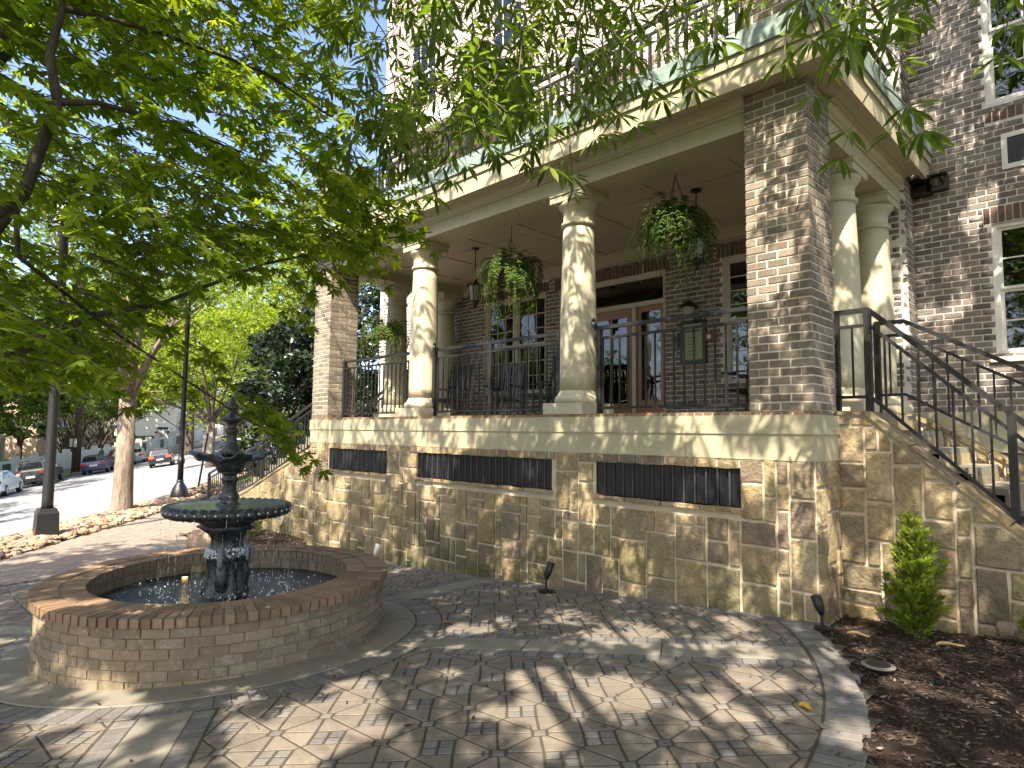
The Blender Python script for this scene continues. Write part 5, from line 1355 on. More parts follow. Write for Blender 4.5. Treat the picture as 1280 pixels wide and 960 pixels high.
def twig(p, head, L, drop, nodes, leaf=.13):
    p = np.array(p, float); h = unit(head); pts = [p+h*L*f+np.array([0, 0, -drop*L*f*f]) for f in np.linspace(0, 1, 6)]
    tw.tube(pts, [.0045, .004, .0035, .003, .0025, .0018], 4, False)
    for k in range(nodes):
        f = 1-k/(nodes+.6); q = p+h*L*f+np.array([0, 0, -drop*L*f*f]); ax = h+np.array([0, 0, -2*drop*f])
        whorl(q, ax, rr.randint(6, 9) if k == 0 else rr.randint(4, 6), leaf*(1 if k else 1.05), .75)
def edge2(px):
    xs = [440, 480, 520, 560, 600, 640, 680, 720, 760, 800, 850, 900, 950, 985, 1010, 1060, 1110, 1150, 1170, 1185, 1280, 1330]
    ys = [200, 195, 215, 190, 150, 165, 180, 150, 110, 75, 50, 10, 0, 40, 50, 30, 10, 0, -10, -20, -20, 0]
    return float(np.interp(px, xs, ys))
for _ in range(520):
    px = rr.uniform(440, 900) if rr.random() < .82 else rr.uniform(900, 1300); e = edge2(px)
    py = rr.uniform(-160, e) if rr.random() < .72 else e-abs(rr.gauss(0, 30))
    dd = rr.uniform(3.4, 6.2) if px < 900 else rr.uniform(2.7, 3.8)
    if px > 900 and rr.random() < .55: continue
    if 745 < px < 985 and py < 105 and rr.random() < .8: continue
    L = rr.uniform(.22, .5); dr = rr.uniform(.25, .7); c = at(px, py-L*(dr+.25)*FPX/dd, dd)
    twig(c, (rr.gauss(0, .7), rr.gauss(0, .7), -rr.uniform(.1, .6)), L, dr, rr.randint(2, 4), rr.uniform(.115, .15))
# single twigs that stand out against the house
for px, py, dd in ((1085, 175, 2.9), (1125, 150, 2.95), (1105, 165, 2.9), (1158, 150, 3.0), (1075, 95, 2.8), (1040, 90, 2.8), (1000, 62, 2.8), (1020, 70, 2.8), (985, 80, 2.9), (1060, 70, 2.7), (1050, 40, 2.7), (1025, 30, 2.7), (1150, 20, 2.9), (1240, 20, 2.9), (1272, 40, 2.9), (1255, 10, 2.8),
                   (695, 228, 4.2), (712, 240, 4.2), (655, 205, 4.4), (545, 225, 4.8), (560, 235, 4.8), (530, 215, 4.8), (845, 118, 3.6), (855, 95, 3.5), (800, 130, 3.8), (765, 150, 3.9), (870, 50, 3.4), (740, 170, 4.0), (905, 40, 3.4)):
    twig(at(px, py-58, dd), (rr.gauss(0, .3), rr.gauss(0, .3), -.5), .22, .35, 2, .125)
# boughs above the frame and the shading crown over the paving
m = MB(); f1 = wb+np.array([-.2, .3, 3.6])
m.tube([wb-[0, 0, .3], wb+[0, 0, .15], wb+[-.05, .1, 1.8], f1], [.42, .30, .26, .23], 16)
for e in ((-1, -4.5, 4.6), (-4.5, -4.0, 5.4), (-7, -5.5, 5.6), (.8, -3.2, 3.9), (2.0, -2.2, 3.4), (-3, -7.5, 5.4), (5.5, -4, 4.6), (-2, -2.6, 4.2), (-6.5, -3.0, 4.8), (1.0, -9, 5.5), (4.5, -11, 5)):
    e = np.array(e, float); mid = f1+(e-f1)*.5+np.array([0, 0, .5]); m.tube([f1-[0, 0, .2], f1+(mid-f1)*.5+[0, 0, .15], mid, e], [.11, .07, .04, .012], 9)
    for _ in range(5):
        q = e+np.array([rr.gauss(0, 1), rr.gauss(0, 1), rr.gauss(0, .4)]); m.tube([mid+(e-mid)*rr.random(), (mid+e)/2*.3+q*.7+[0, 0, .1], q], [.03, .015, .004], 5)
m.build('trunk', MAT['bark'], buck, True)
CARVE[0] = True
def shade_crown(n, xr, yr, zr, seed):
    """unseen part of the crown, leaves enlarged for shade and gaps carved for dapple"""
    r2 = random.Random(seed)
    for _ in range(n):
        p = np.array([r2.uniform(*xr), r2.uniform(*yr), r2.uniform(*zr)])
        x, y, z = pix(p)
        if z > 0 and -60 < x < 1340 and y > -120: continue
        if carved_gap(p) and r2.random() < .8: continue
        whorl(p, (r2.gauss(0, .6), r2.gauss(0, .6), -.6), r2.randint(6, 8), r2.uniform(.17, .23), .5)
shade_crown(13500, (-8.5, 6.5), (-13, -2.0), (3.8, 6.6), 2)
shade_crown(5200, (0.3, 8), (-2.5, 2.6), (4.4, 9.5), 4)
CARVE[0] = False
tw.build('twigs', MAT['bark'], buck)['kind'] = 'stuff'
leaves(buck, 'crown', lance(), P, D, N, S, MAT['buckeye'], 300)
# ------------------------------------------------------------------ street furniture
def street_lamp(label, x, y, fancy, h=6.6, arm=False):
    z = g(x, y); t = thing('street_lamp', label, 'lamp post', (x, y, z), 'black street lamps along the pavement'); c = (x, y, z); mi = MAT['black']
    if not fancy:
        m = MB(); w = .205
        m.add([(x-w,y-w,z-.1),(x+w,y-w,z-.1),(x+w,y+w,z-.1),(x-w,y+w,z-.1),(x-w*.9,y-w*.9,z+.5),(x+w*.9,y-w*.9,z+.5),(x+w*.9,y+w*.9,z+.5),(x-w*.9,y+w*.9,z+.5),(x-w*.7,y-w*.7,z+.6),(x+w*.7,y-w*.7,z+.6),(x+w*.7,y+w*.7,z+.6),(x-w*.7,y+w*.7,z+.6)],
              [(0,1,5,4),(1,2,6,5),(2,3,7,6),(3,0,4,7),(4,5,9,8),(5,6,10,9),(6,7,11,10),(7,4,8,11),(8,9,10,11)]).build('plinth', mi, t)
        MB().lathe([(.0, .58), (.108, .58), (.102, .75), (.094, 2.5), (.08, h-.3), (.12, h-.28), (.12, h-.2), (0, h-.2)], c, 18).build('post', mi, t, True)
    else:
        MB().lathe([(0, -.1), (.27, -.1), (.27, .12), (.25, .22), (.20, .36), (.13, .48), (.10, .52), (.11, .56), (.095, .60), (0, .6)], c, 18).build('plinth', mi, t, True)
        MB().lathe([(0, .58), (.09, .58), (.085, 1.1), (.11, 1.13), (.11, 1.25), (.085, 1.28), (.08, 1.6), (.07, h-.3), (.10, h-.28), (.10, h-.2), (0, h-.2)], c, 16, flute(8, .05, 2, 8)).build('post', mi, t, True)
    MB().lathe([(0, h-.22), (.10, h-.2), (.20, h-.02), (.22, h+.2), (.17, h+.42), (.05, h+.5), (0, h+.5)], c, 16).build('globe', MAT['lampglass'], t, True)
    MB().lathe([(0, h+.48), (.08, h+.48), (.05, h+.58), (.02, h+.7), (0, h+.72)], c, 12).build('cap', mi, t)
    if arm:
        a = np.array([x, y, z+3.55]); b = a-_r0*1.9+np.array([0, 0, .22]); MB().tube([a, b], .045, 8).build('banner_arm', mi, t)
street_lamp('thick black lamp post on a square plinth at the far left', -14.04, -3.41, False, arm=True)
street_lamp('slimmer black lamp post with bell shaped base farther along', -20.03, 1.04, True)
MAT['chalk'] = m_plain('red_chalk', (.5,.03,.02), .9)
lx, ly = -14.04, -3.41; q = -_f[:2]/np.linalg.norm(_f[:2])
o = MB().add([(lx+.02, ly-.2065, g(lx, ly)+.08), (lx+.08, ly-.206, g(lx, ly)+.10), (lx+.12, ly-.203, g(lx, ly)+.22), (lx+.07, ly-.204, g(lx, ly)+.18)], [(0,1,2,3)]).build('chalk_mark', MAT['chalk'], bpy.data.objects['street_lamp'])
x, y = -21.77, 2.18; z = g(x, y)
t = thing('street_sign', 'slightly leaning sign post seen from behind near the far stair rail', 'sign', (x, y, z))
top = np.array([x+.22, y+.2, z+2.0]); MB().tube([(x, y, z-.1), top], .035, 8).build('post', MAT['iron'], t)
MB().beam(top-[0, 0, .75], top+[0, 0, .05], .34, .015, (-_f[0], -_f[1], 0)).build('sign_plate', m_plain('weathered_tin', (.22,.20,.17), .6, .2), t)
P = at(95, 592, 47.0); P[2] = g(P[0], P[1])
t = thing('utility_pole', 'brown timber utility pole beyond the parked cars', 'pole', P)
MB().tube([P-[0, 0, .2], P+[0, 0, 4], P+[.1, 0, 11]], [.27, .24, .18], 10).build('shaft', MAT['bark_pole'], t, True)
MB().beam(P+[-.9, -.8, 10], P+[1.0, .8, 10], .1, .12).build('crossarm', MAT['bark_pole'], t)
for i, (za, zb, lab) in enumerate(((6.2, 7.0, 'lower overhead cable crossing the left background'), (7.6, 8.2, 'upper overhead cable crossing the left background'))):
    a, b = P+np.array([0, 0, za]), P-_r0*26+np.array([0, 0, zb+1.2]); c_ = P+_r0*16-_f*2+np.array([0, 0, zb-.3])
    pts = [b+(a-b)*f-np.array([0, 0, 1.2*f*(1-f)*2]) for f in np.linspace(0, 1, 9)]+[a+(c_-a)*f-np.array([0, 0, .6*f*(1-f)*2]) for f in np.linspace(.1, 1, 7)]
    tag(MB().tube(pts, .03, 5).build('overhead_cable', MAT['concrete']), lab, 'cable', 'overhead cables')
P = at(90, 578, 45.5); z0 = g(P[0], P[1])
t = thing('street_sign', 'small white sign on a thin post beside the utility pole', 'sign', (P[0], P[1], z0)); MB().tube([(P[0], P[1], z0), (P[0], P[1], z0+2.6)], .04, 6).build('post', MAT['iron'], t)
MB().beam(np.array([P[0], P[1], z0+2.0]), np.array([P[0], P[1], z0+2.6]), .5, .02, (-_f[0], -_f[1], 0)).build('sign_plate', MAT['white'], t)

# ------------------------------------------------------------------ vehicles
MAT['tyre'] = m_plain('tyre_rubber', (.015,.015,.016), .85); MAT['rim'] = m_plain('alloy_rim', (.35,.36,.37), .3, .8); MAT['carglass'] = m_plain('car_glass', (.010,.012,.014), .06, 0, .1, 3, 0, .8)
MAT['plate'] = m_plain('number_plate', (.6,.6,.62), .5); MAT['tail'] = m_plain('tail_lens', (.35,.012,.010), .2); MAT['tail_lit'] = m_emit('tail_lit', (1., .06, .02), 2.2)
def paint(name, c): 
    t = NT(name); return t.done(t.bsdf(c, .35, .2, None, .5, **{'Coat Weight': .8, 'Coat Roughness': .06}))
def car(label, kind, col, P, lit=False, group='cars in the street', scale=1.0):
    """local x forward, origin on the ground between the wheels"""
    t = thing('car' if kind != 'pickup' else 'pickup_truck', label, {'pickup': 'pickup truck'}.get(kind, 'car'), (0, 0, 0), group)
    pm = paint('car_paint', col)
    if kind == 'sedan': L, Wd, belt, roof = 4.5, 1.78, .92, 1.42; body = [(-2.25,.35),(-2.25,.78),(-2.18,.98),(-1.55,1.02),(.95,.96),(1.75,.86),(2.15,.70),(2.25,.50),(2.2,.28),(-2.15,.28)]; cab = [(-1.75,1.0),(-1.05,1.38),(-.2,1.44),(.35,1.40),(1.15,.96)]
    elif kind == 'hatch': L, Wd, belt, roof = 4.2, 1.75, .95, 1.5; body = [(-2.1,.35),(-2.12,.75),(-2.05,.98),(-1.3,1.03),(.85,.98),(1.6,.88),(2.0,.72),(2.1,.5),(2.05,.28),(-2.0,.28)]; cab = [(-2.0,1.0),(-1.62,1.38),(-1.1,1.47),(-.1,1.5),(.3,1.45),(1.1,.98)]
    elif kind == 'suv': L, Wd, belt, roof = 4.5, 1.84, 1.05, 1.68; body = [(-2.2,.42),(-2.25,.8),(-2.2,1.08),(-1.3,1.1),(.9,1.06),(1.75,1.0),(2.15,.85),(2.25,.6),(2.2,.36),(-2.15,.36)]; cab = [(-2.15,1.06),(-1.85,1.5),(-1.5,1.64),(-.3,1.68),(.2,1.62),(1.05,1.06)]
    else: L, Wd, belt, roof = 5.4, 1.9, 1.12, 1.8; body = [(-2.7,.5),(-2.72,1.12),(-2.6,1.15),(-.2,1.14),(1.15,1.12),(2.2,1.06),(2.6,.95),(2.7,.7),(2.65,.45),(-2.6,.45)]; cab = [(-2.6,1.13),(-2.45,1.72),(-2.1,1.8),(.0,1.82),(.4,1.78),(1.15,1.12)]
    h = Wd/2
    def shell(prof, w0, w1, ytop):
        """rounded extrusion: the outline narrows towards both sides"""
        m = MB(); n = len(prof); zc = sum(z for _, z in prof)/n; xc = sum(x for x, _ in prof)/n; vs = []
        for y, s_ in ((-w0, .93), (-w0*.93, .985), (-w0*.8, 1.0), (w0*.8, 1.0), (w0*.93, .985), (w0, .93)):
            for x, z in prof:
                k = (z-ytop[0])/(ytop[1]-ytop[0]) if ytop else 0; k = min(1, max(0, k)); yy = y*(1-(1-w1/w0)*k)
                vs.append((xc+(x-xc)*s_, yy, zc+(z-zc)*(s_ if not ytop else 1-(1-s_)*.5)))
        fs = [(r_*n+i, r_*n+(i+1) % n, (r_+1)*n+(i+1) % n, (r_+1)*n+i) for r_ in range(5) for i in range(n)]+[tuple(range(n))[::-1], tuple(5*n+i for i in range(n))]
        return m.add(vs, fs)
    bd = shell(body, h, h, None).build('body', pm, t, False, False)
    cb = shell(cab, h*.93, h*.74, (belt, roof)).build('cabin', pm, t, False, False)
    zc0 = cab[0][1]+.05; top = max(z for _, z in cab); k1 = lambda z: h*.93*(1-(1-.74/.93)*min(1, max(0, (z-belt)/(roof-belt))))
    # side glass, rear and front screens, each standing just proud of the cabin
    for sgn in (-1, 1):
        xs = cab[0][0]; xe = cab[-1][0]
        z0, z1 = belt+.07, top-.1
        xa0 = np.interp(z0, [cab[0][1], cab[1][1]], [cab[0][0], cab[1][0]])+.22; xa1 = np.interp(z1, [cab[0][1], cab[1][1], cab[2][1]], [cab[0][0], cab[1][0], cab[2][0]])+.18
        xb0 = xe-.22; xb1 = np.interp(z1, [cab[-1][1], cab[-2][1]], [cab[-1][0], cab[-2][0]])-.10
        mid = (xa0+xb0)/2
        for a0, a1, b0, b1 in ((xa0, xa1, mid-.04, mid-.04), (mid+.04, mid+.04, xb0, xb1)):
            MB().add([(a0, sgn*(k1(z0)+.012), z0), (b0, sgn*(k1(z0)+.012), z0), (b1, sgn*(k1(z1)+.008), z1), (a1, sgn*(k1(z1)+.008), z1)], [(0,1,2,3) if sgn < 0 else (3,2,1,0)]).build('side_window', MAT['carglass'], t, False, False)
        MB().beam((cab[-1][0]-.25, sgn*(h-.02), belt+.1), (cab[-1][0]-.25, sgn*(h+.14), belt+.1), .10, .13).build('mirror', pm, t, False, False)
    (xa, za), (xb, zb) = cab[0], cab[1]
    f0, f1 = .22, .95; q0, q1 = (xa+(xb-xa)*f0-.02, za+(zb-za)*f0), (xa+(xb-xa)*f1-.02, za+(zb-za)*f1)
    MB().add([(q0[0], -k1(q0[1])*.86, q0[1]), (q1[0], -k1(q1[1])*.84, q1[1]), (q1[0], k1(q1[1])*.84, q1[1]), (q0[0], k1(q0[1])*.86, q0[1])], [(0,3,2,1)]).build('rear_window', MAT['carglass'], t, False, False)
    (xa, za), (xb, zb) = cab[-1], cab[-2]
    q0, q1 = (xa+(xb-xa)*.1+.02, za+(zb-za)*.1+.02), (xa+(xb-xa)*.92+.02, za+(zb-za)*.92+.015)
    MB().add([(q0[0], -k1(q0[1])*.86, q0[1]), (q0[0], k1(q0[1])*.86, q0[1]), (q1[0], k1(q1[1])*.84, q1[1]), (q1[0], -k1(q1[1])*.84, q1[1])], [(0,1,2,3)]).build('windscreen', MAT['carglass'], t, False, False)
    wr = .32 if kind in ('sedan', 'hatch') else .37
    for sx in (body[0][0]+.85, body[-3][0]-.78):
        for sgn in (-1, 1):
            m = MB(); n = 20; ya, yb = sgn*(h-.20), sgn*(h+.012)
            m.tube([(sx, ya, wr), (sx, yb, wr)], wr, n); w_ = m.build('wheel', MAT['tyre'], t, False, False)
            MB().tube([(sx, yb-sgn*.01, wr), (sx, yb+sgn*.012, wr)], wr*.62, 10).build('rim', MAT['rim'], w_, False, False)
    xr = body[1][0]
    for sgn in (-1, 1):
        zt = body[2][1]-.16
        MB().box(xr-.02, xr+.10, min(sgn*(h-.42), sgn*(h-.03)), max(sgn*(h-.42), sgn*(h-.03)), zt-.10, zt+.09).build('tail_light', MAT['tail_lit'] if lit else MAT['tail'], t, False, False)
        MB().box(body[-3][0]-.2, body[-3][0]-.02, min(sgn*(h-.5), sgn*(h-.08)), max(sgn*(h-.5), sgn*(h-.08)), body[-3][1]+.12, body[-3][1]+.26).build('headlight', MAT['glass'], t, False, False)
    MB().box(xr-.035, xr-.005, -.26, .26, .62, .75).build('number_plate', MAT['plate'], t, False, False)
    MB().box(xr-.06, xr+.15, -h*.95, h*.95, .36, .52).build('bumper', MAT['black'] if kind in ('suv', 'pickup') else pm, t, False, False)
    if kind == 'suv':
        for sgn in (-1, 1): MB().tube([(-1.6, sgn*h*.66, roof+.02), (-1.5, sgn*h*.66, roof+.06), (.0, sgn*h*.66, roof+.06), (.1, sgn*h*.66, roof+.02)], .02, 6).build('roof_rail', MAT['black'], t, False, False)
    x, y = P[0], P[1]; e = .5
    fx = unit([HD[0], HD[1], (g(x+HD[0]*e, y+HD[1]*e)-g(x-HD[0]*e, y-HD[1]*e))/(2*e)]); lx_ = unit([-HD[1], HD[0], (g(x-HD[1]*e, y+HD[0]*e)-g(x+HD[1]*e, y-HD[0]*e))/(2*e)])
    up = unit(np.cross(fx, lx_)); ly_ = np.cross(up, fx)
    t.matrix_basis = Matrix([[*(np.array([fx[i], ly_[i], up[i]])*scale), (x, y, g(x, y)-.01)[i]] for i in range(3)]+[[0, 0, 0, 1]])
    return t
def on_road(px, py):
    for D in np.arange(8, 140, .1):
        p = at(px, py, D)
        if p[2] <= g(p[0], p[1])-.02: return p
    return at(px, py, 90)
HD = np.array([-math.sin(math.radians(70)), math.cos(math.radians(70))])
def so_xy(s, o): x, y = xy_of(s, o); return np.array([x, y])
def place(px, py, back): p = on_road(px, py); return p[:2]+HD*back
car('dark olive pickup truck parked behind the near lamp post', 'pickup', (.045,.050,.042), place(40, 609, 2.2), scale=.82)
car('white car cut off by the left picture edge', 'sedan', (.62,.64,.66), place(20, 613, -3.6), scale=.86)
pb = place(118, 593, 1.8)
car('dark blue hatchback with a pale number plate parked at the kerb', 'hatch', (.004,.017,.075), pb, scale=.86)
car('dark car parked just ahead of the blue hatchback', 'suv', (.012,.014,.022), pb+HD*5.2+np.array([.3, .8]), scale=.84)
car('silver car parked mostly hidden behind the tree trunk', 'sedan', (.35,.36,.38), pb+HD*10.5+np.array([.5, 1.2]), scale=.84)
car('dark car driving away with its tail lights lit', 'suv', (.010,.011,.016), place(201, 584, 1.6), True, scale=.72)
pw = at(204, 553, 80)[:2]
car('small white car parked far up the street', 'sedan', (.66,.66,.66), pw); car('dark car parked beyond the small white car', 'suv', (.02,.02,.025), pw+HD*6+np.array([1.0, 2.2]))

# ------------------------------------------------------------------ across the street
MAT['stucco'] = m_plain('white_stucco', (.62,.60,.55), .8, 0, .08, 2); MAT['redbrick'] = m_brick('red_house_brick', [(.26,.095,.055),(.22,.08,.05),(.30,.12,.07)], (.4,.35,.3), .2); MAT['peach'] = m_plain('peach_render', (.58,.42,.30), .8, 0, .08, 2)
MAT['roof'] = m_plain('grey_shingle', (.085,.08,.08), .9, 0, .3, 8, .4); MAT['greenpanel'] = m_plain('dark_green_panel', (.03,.055,.045), .5)
gw = thing('garden_wall', 'low white wall with dark panels beyond the parked cars', 'garden wall', (*so_xy(25, -20.6), g(*so_xy(25, -20.6))))
for k in range(30):
    s = 8+k*2.0; a, b = so_xy(s, -20.6), so_xy(s+1.96, -20.6); za = min(g(*a), g(*b)); A_, B_ = np.array([*a, za+.62]), np.array([*b, za+.62+(g(*b)-g(*a))])
    MB().beam(A_, B_, .22, 1.3).build('wall_panel', MAT['stucco'], gw)
    MB().box(a[0]-.22, a[0]+.22, a[1]-.22, a[1]+.22, za-.1, za+1.55).build('pier', MAT['stucco'], gw)
    if k % 2 == 0: MB().beam(A_*.7+B_*.3+np.array([NS[0], NS[1], 0])*.12, A_*.3+B_*.7+np.array([NS[0], NS[1], 0])*.12, .06, .9).build('dark_panel', MAT['greenpanel'], gw)
def house(label, s, o, w, d, h, wallm, roofh=2.2, wins=3):
    x, y = so_xy(s, o); z = g(x, y); t = thing('house', label, 'house', (x, y, z), 'houses across the street'); A = math.atan2(DS[1], DS[0])
    def b(m, name, mat, par=None): return xf(m, (x, y, z), A).build(name, mat, par or t)
    wl = b(MB().box(-w/2, w/2, 0, d, -1, h), 'wall', MAT[wallm])
    b(MB().add([(-w/2-.5, -.5, h), (w/2+.5, -.5, h), (w/2+.5, d+.5, h), (-w/2-.5, d+.5, h), (-w/2-.5+d*.35, d/2, h+roofh), (w/2+.5-d*.35, d/2, h+roofh)], [(0,1,5,4),(1,2,5),(2,3,4,5),(3,0,4),(3,2,1,0)]), 'roof', MAT['roof'])
    b(MB().box(-w/2-.5, w/2+.5, -.52, -.44, h-.2, h+.1), 'eave_board', MAT['stucco'])
    for fl in range(2 if h > 4.5 else 1):
        for k in range(wins):
            cx = -w/2+w*(k+.5)/wins; zz = 1.0+fl*2.9
            if fl == 0 and k == wins//2: b(MB().box(cx-.5, cx+.5, -.06, .02, 0, 2.1), 'door', MAT['greenpanel']); continue
            f = b(MB().box(cx-.6, cx+.6, -.05, .02, zz-.05, zz+1.5), 'window', MAT['white']); xf(MB().box(cx-.5, cx-.03, -.07, -.051, zz+.05, zz+1.4).box(cx+.03, cx+.5, -.07, -.051, zz+.05, zz+1.4), (x, y, z), A).build('pane', MAT['carglass'], f)
    b(MB().box(-w/2, w/2, -2.0, -.55, 2.45, 2.65), 'porch_roof', MAT['stucco'])
    for k in range(4): cx = -w/2+.3+(w-.6)*k/3; b(MB().box(cx-.12, cx+.12, -1.9, -1.66, -.3, 2.45), 'porch_post', MAT['stucco'])
house('red brick house with white porch at the left edge beyond the street', 12, -30, 10, 8, 5.6, 'redbrick'); house('white house among the small spreading trees', 30, -29, 11, 8, 5.4, 'stucco')
house('peach house up the street behind the parked cars', 46, -28, 10, 8, 5.2, 'peach'); house('pale house at the far end of the street', 92, -6, 12, 9, 5.5, 'stucco'); house('white house near the far white car', 72, -26, 11, 8, 5.4, 'stucco')

# ------------------------------------------------------------------ trees of the street and behind the house
MAT['lf_bright'] = m_leaf('bright_leaf', (.115,.165,.022), (.19,.24,.038), .55, .55, .25, (1.7, 1.7, .45)); MAT['lf_mid'] = m_leaf('mid_leaf', (.07,.115,.022), (.12,.165,.038), .5, .55, .25)
MAT['lf_blue'] = m_leaf('blue_green_leaf', (.035,.065,.035), (.06,.095,.055), .3, .55, .25); MAT['lf_dark'] = m_leaf('glossy_dark_leaf', (.012,.026,.012), (.03,.05,.022), .12, .22, .6)
x, y = -17.57, -1.18
tree('street_tree', 'forked grey street tree growing from the river stones', 'tree', (x, y, g(x, y)), .235, .55, [((x, y, 5.2), (3.6, 3.6, 1.9), 60), ((x+1, y-1, 3.4), (3.2, 3, .9), 26)], 11000, .15, 'lf_mid', limbs=9, seed=1)
n_ = [0]
def bg_tree(label, px, py, depth, crown, n, size, mat, tr=.22, fork=2.2, bark='bark_dark', name='tree', group='trees in the background', stems=1, **k):
    """px,py: where its foot shows; crown: list of (dx right, height, radius, rz, clumps) from the foot"""
    P = at(px, py, depth); P[2] = g(P[0], P[1]); cl = []
    for dx, hz, R, rz, c in crown: cl.append(((P[0]+_r0[0]*dx, P[1]+_r0[1]*dx, P[2]+hz), (R, R, rz), c))
    n_[0] += 1
    return tree(name, label, 'tree', P, tr, P[2]+fork, cl, n, size, MAT_KEY(mat), bark, group, seed=n_[0]+20, stems=stems, **k)
def MAT_KEY(m): return m
for px, d, lab in ((84, 51, 'small spreading multi stemmed tree left of the utility pole'), (112, 54, 'small spreading multi stemmed tree above the blue hatchback'), (136, 58, 'small spreading multi stemmed tree beside the forked trunk')):
    bg_tree(lab, px, 585, d, [(0, 5.2, 4.2, 1.5, 26)], 3800, .30, 'lf_mid', .13, 1.0, group='small spreading trees across the street', stems=4, limbs=4)
bg_tree('blue green conifer like tree at the left edge', 22, 590, 50, [(0, 3.8, 2.6, 1.6, 20), (0, 6.5, 1.8, 1.8, 14)], 4200, .30, 'lf_blue')
bg_tree('tall light green tree behind the small houses', 40, 590, 66, [(0, 13, 8, 6, 46)], 6500, .55, 'lf_bright', .4, 5)
bg_tree('tall light green tree left of the utility pole', -90, 590, 52, [(0, 11, 7, 6, 46)], 6000, .5, 'lf_bright', .4, 5)
bg_tree('tall mid green tree behind the spreading trees', 120, 590, 78, [(0, 14, 9, 6.5, 46)], 6500, .6, 'lf_mid', .4, 5)
bg_tree('tall pale tree at the end of the street', 205, 560, 98, [(0, 13, 10, 8, 50)], 6500, .7, 'lf_bright', .4, 5)
bg_tree('yellow green tree arching over the far pavement', 262, 590, 34, [(0, 6.2, 3.6, 2.6, 40), (-2.5, 4.2, 2.2, 1.2, 16)], 8500, .24, 'lf_bright', .2, 2.4)
bg_tree('yellow green tree just behind the fountain finial', 318, 592, 44, [(0, 7, 4.6, 4.2, 44), (-3, 4.2, 2.6, 1.6, 16)], 8500, .30, 'lf_bright', .22, 2.2)
bg_tree('bright green tree beside the left brick pillar top', 372, 560, 34, [(0, 10.5, 4.2, 4.4, 44)], 7500, .28, 'lf_bright', .25, 4.5)
bg_tree('leafy tree leaning from the far kerb', 168, 560, 72, [(0, 6, 4.5, 3, 30)], 4500, .4, 'lf_mid', .3, 2.5, lean=(1.2, -1.0))
bg_tree('tall mid green tree behind the house wing', 420, 540, 46, [(0, 15, 6.5, 6, 44)], 6000, .45, 'lf_mid', .4, 6)
for px, d, hz, lab in ((-30, 40, 9, 'tall light green tree overhanging the left edge of the street'), (150, 62, 11, 'tall light green tree above the parked cars'), (235, 58, 9, 'tall light green tree at the bend of the street'), (300, 66, 14, 'tall light green tree rising behind the finial'), (-160, 36, 10, 'tall mid green tree left of the picture edge')):
    bg_tree(lab, px, 590, d, [(0, hz, 7, 6.5, 50)], 7500, .48, 'lf_bright' if d > 50 else 'lf_mid', .35, 4)
for x, y, lab in ((-14, -34, 'large tree across the garden behind the viewer'), (4, -36, 'large tree behind the viewer seen only in the windows'), (18, -26, 'large tree to the right behind the viewer'), (-30, -24, 'large tree left behind the viewer near the street')):
    n_[0] += 1; z = g(x, y); tree('tree', lab, 'tree', (x, y, z), .4, z+3, [((x, y, z+7.5), (6.5, 6.5, 4.6), 40)], 4500, .55, 'lf_mid', 'bark_dark', 'trees behind the viewer', seed=n_[0]+90)
for x, y, R, lab in ((-29, -13.5, 7.5, 'large street tree across the road left of the picture'), (-41, -9, 6.5, 'large street tree across the road beyond the first')):
    n_[0] += 1; z = g(x, y); tree('street_tree', lab, 'tree', (x, y, z), .4, z+3, [((x+3, y+2, z+7.5), (R, R, 2.6), 46)], 5000, .4, 'lf_mid', 'bark_dark', 'trees across the road', seed=n_[0]+190)
for px, d, h, lab in ((352, 19.5, 5.4, 'dark glossy evergreen behind the left stair rail'), (398, 20.5, 6.6, 'dark glossy evergreen close to the left brick pillar'), (450, 19.5, 6.8, 'dark glossy evergreen between left pillar and house wing')):
    bg_tree(lab, px, 600, d, [(0, h*.72, 1.35, h*.33, 40), (0, h*.33, 1.4, h*.3, 26)], 7500, .19, 'lf_dark', .12, .8, name='evergreen_tree', group='dark evergreens beside the left steps', flat=1.0)
bg_tree('yellow green bush behind the stair rail', 322, 606, 27, [(0, 1.3, 1.3, .9, 16)], 1700, .14, 'lf_bright', .06, .3, name='shrub')
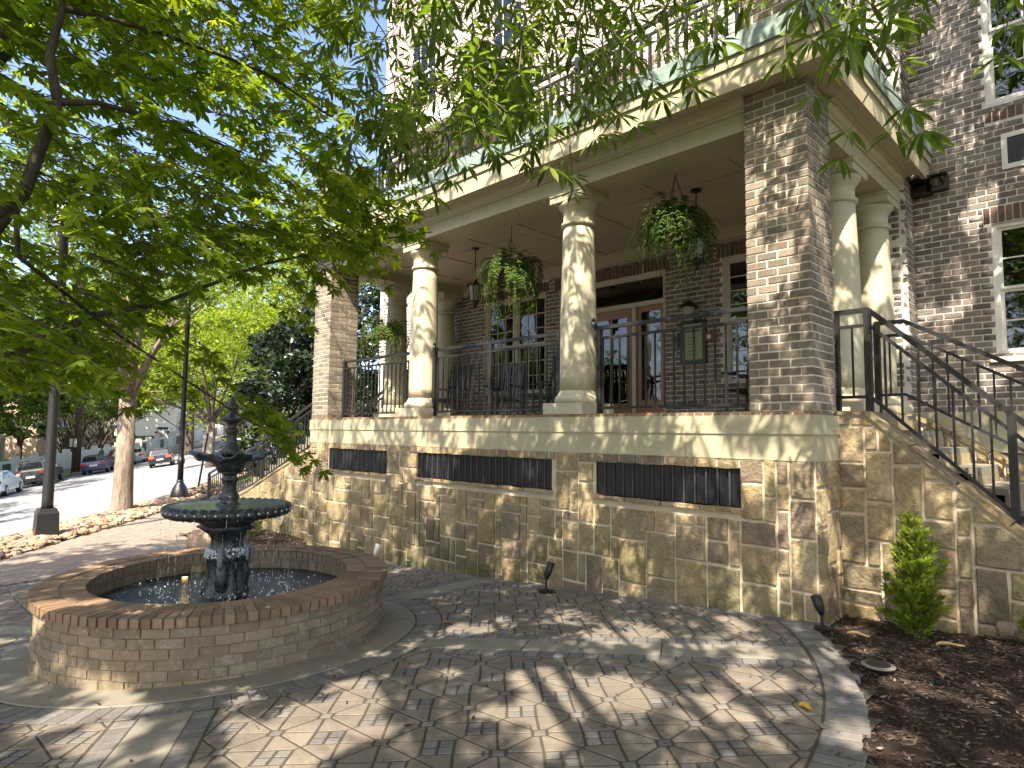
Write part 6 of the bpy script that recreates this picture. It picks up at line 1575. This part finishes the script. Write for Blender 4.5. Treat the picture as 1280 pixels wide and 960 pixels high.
# plants by the walls
MAT['arbor'] = m_leaf('evergreen_spray', (.10,.145,.018), (.22,.28,.035), .5, .5, .3)
def evergreen(label, x, y, h, R, n, seed):
    r = np.random.default_rng(seed); z = g(x, y)-.05; t = thing('evergreen_shrub', label, 'shrub', (x, y, z))
    m = MB(); m.tube([(x, y, z-.1), (x+.02, y, z+h*.5), (x-.01, y, z+h*.93)], [.03, .018, .005], 8)
    P, D, N, S = [], [], [], []; npl = max(8, n//75)
    for k in range(npl):
        f = (k+.5)/npl; a = k*2.4+r.uniform(-.4, .4); Rm = R*(1.05-f)**.75*r.uniform(.55, 1.55)+.01; zb = z+.0+f**1.15*h*.74; L = h*(.24+.06*f)*r.uniform(.55, 1.45)
        b0 = np.array([x, y, zb]); ax_ = np.array([Rm*math.cos(a), Rm*math.sin(a)*.85, L]); m.tube([b0, b0+ax_*.5+np.array([ax_[0], ax_[1], -.1*L])*.12, b0+ax_], [.007, .005, .002], 5)
        for q in range(n//npl):
            u = r.random()**.7; ang = r.uniform(0, 2*PI); w = .075*(1-u*.75)*R/.25
            p = b0+ax_*u+np.array([math.cos(ang)*w*r.random()**.5, math.sin(ang)*w*r.random()**.5, 0]); d = ax_/np.linalg.norm(ax_)*.9+np.array([math.cos(ang), math.sin(ang), 0])*.75+r.normal(size=3)*.2
            P.append(p); D.append(d); N.append(r.normal(size=3)); S.append(r.uniform(.03, .085))
    m.build('trunk', MAT['bark_dark'], t)
    spray = np.array([(0,0,0),(.5,.13,.02),(1,0,0),(.5,-.13,.02),(.45,.45,.03),(.3,.1,0),(.45,-.45,.03),(.3,-.1,0)]), [(0,2,1),(0,3,2),(0,5,4),(0,6,7)]
    leaves(t, 'crown', spray, P, D, N, S, MAT['arbor'])
evergreen('bright green feathery evergreen shrub against the stair wall', .72, .1, .96, .20, 3600, 3)
evergreen('small evergreen sprig cut by the right picture edge', 1.50, .25, .42, .10, 600, 4)
def low_plant(label, x, y, R, h, n, mat, seed):
    r = np.random.default_rng(seed); z = g(x, y); t = thing('shrub', label, 'shrub', (x, y, z), 'low plants beyond the fountain'); m = MB()
    for k in range(9):
        a = 2*PI*k/9; m.tube([(x, y, z-.05), (x+R*.6*math.cos(a), y+R*.6*math.sin(a), z+h*.8)], [.012, .004], 5)
    m.build('stems', MAT['bark_dark'], t)['kind'] = 'stuff'
    v = r.normal(size=(n, 3)); v /= np.linalg.norm(v, axis=1)[:, None]; P = np.array([x, y, z+h*.5])+v*np.array([R, R, h*.55])*r.random(n)[:, None]**.4
    leaves(t, 'crown', oval(), P, v+r.normal(size=(n, 3))*.5, r.normal(size=(n, 3))*.5+[0, 0, 1], r.uniform(.05, .10, n), MAT[mat])
low_plant('low leafy plant at the foot of the left stair wall', -12.4, -.05, .45, .5, 700, 'lf_mid', 1); low_plant('low leafy plant under the fountain bowl', -11.5, -.45, .4, .3, 500, 'lf_mid', 2)
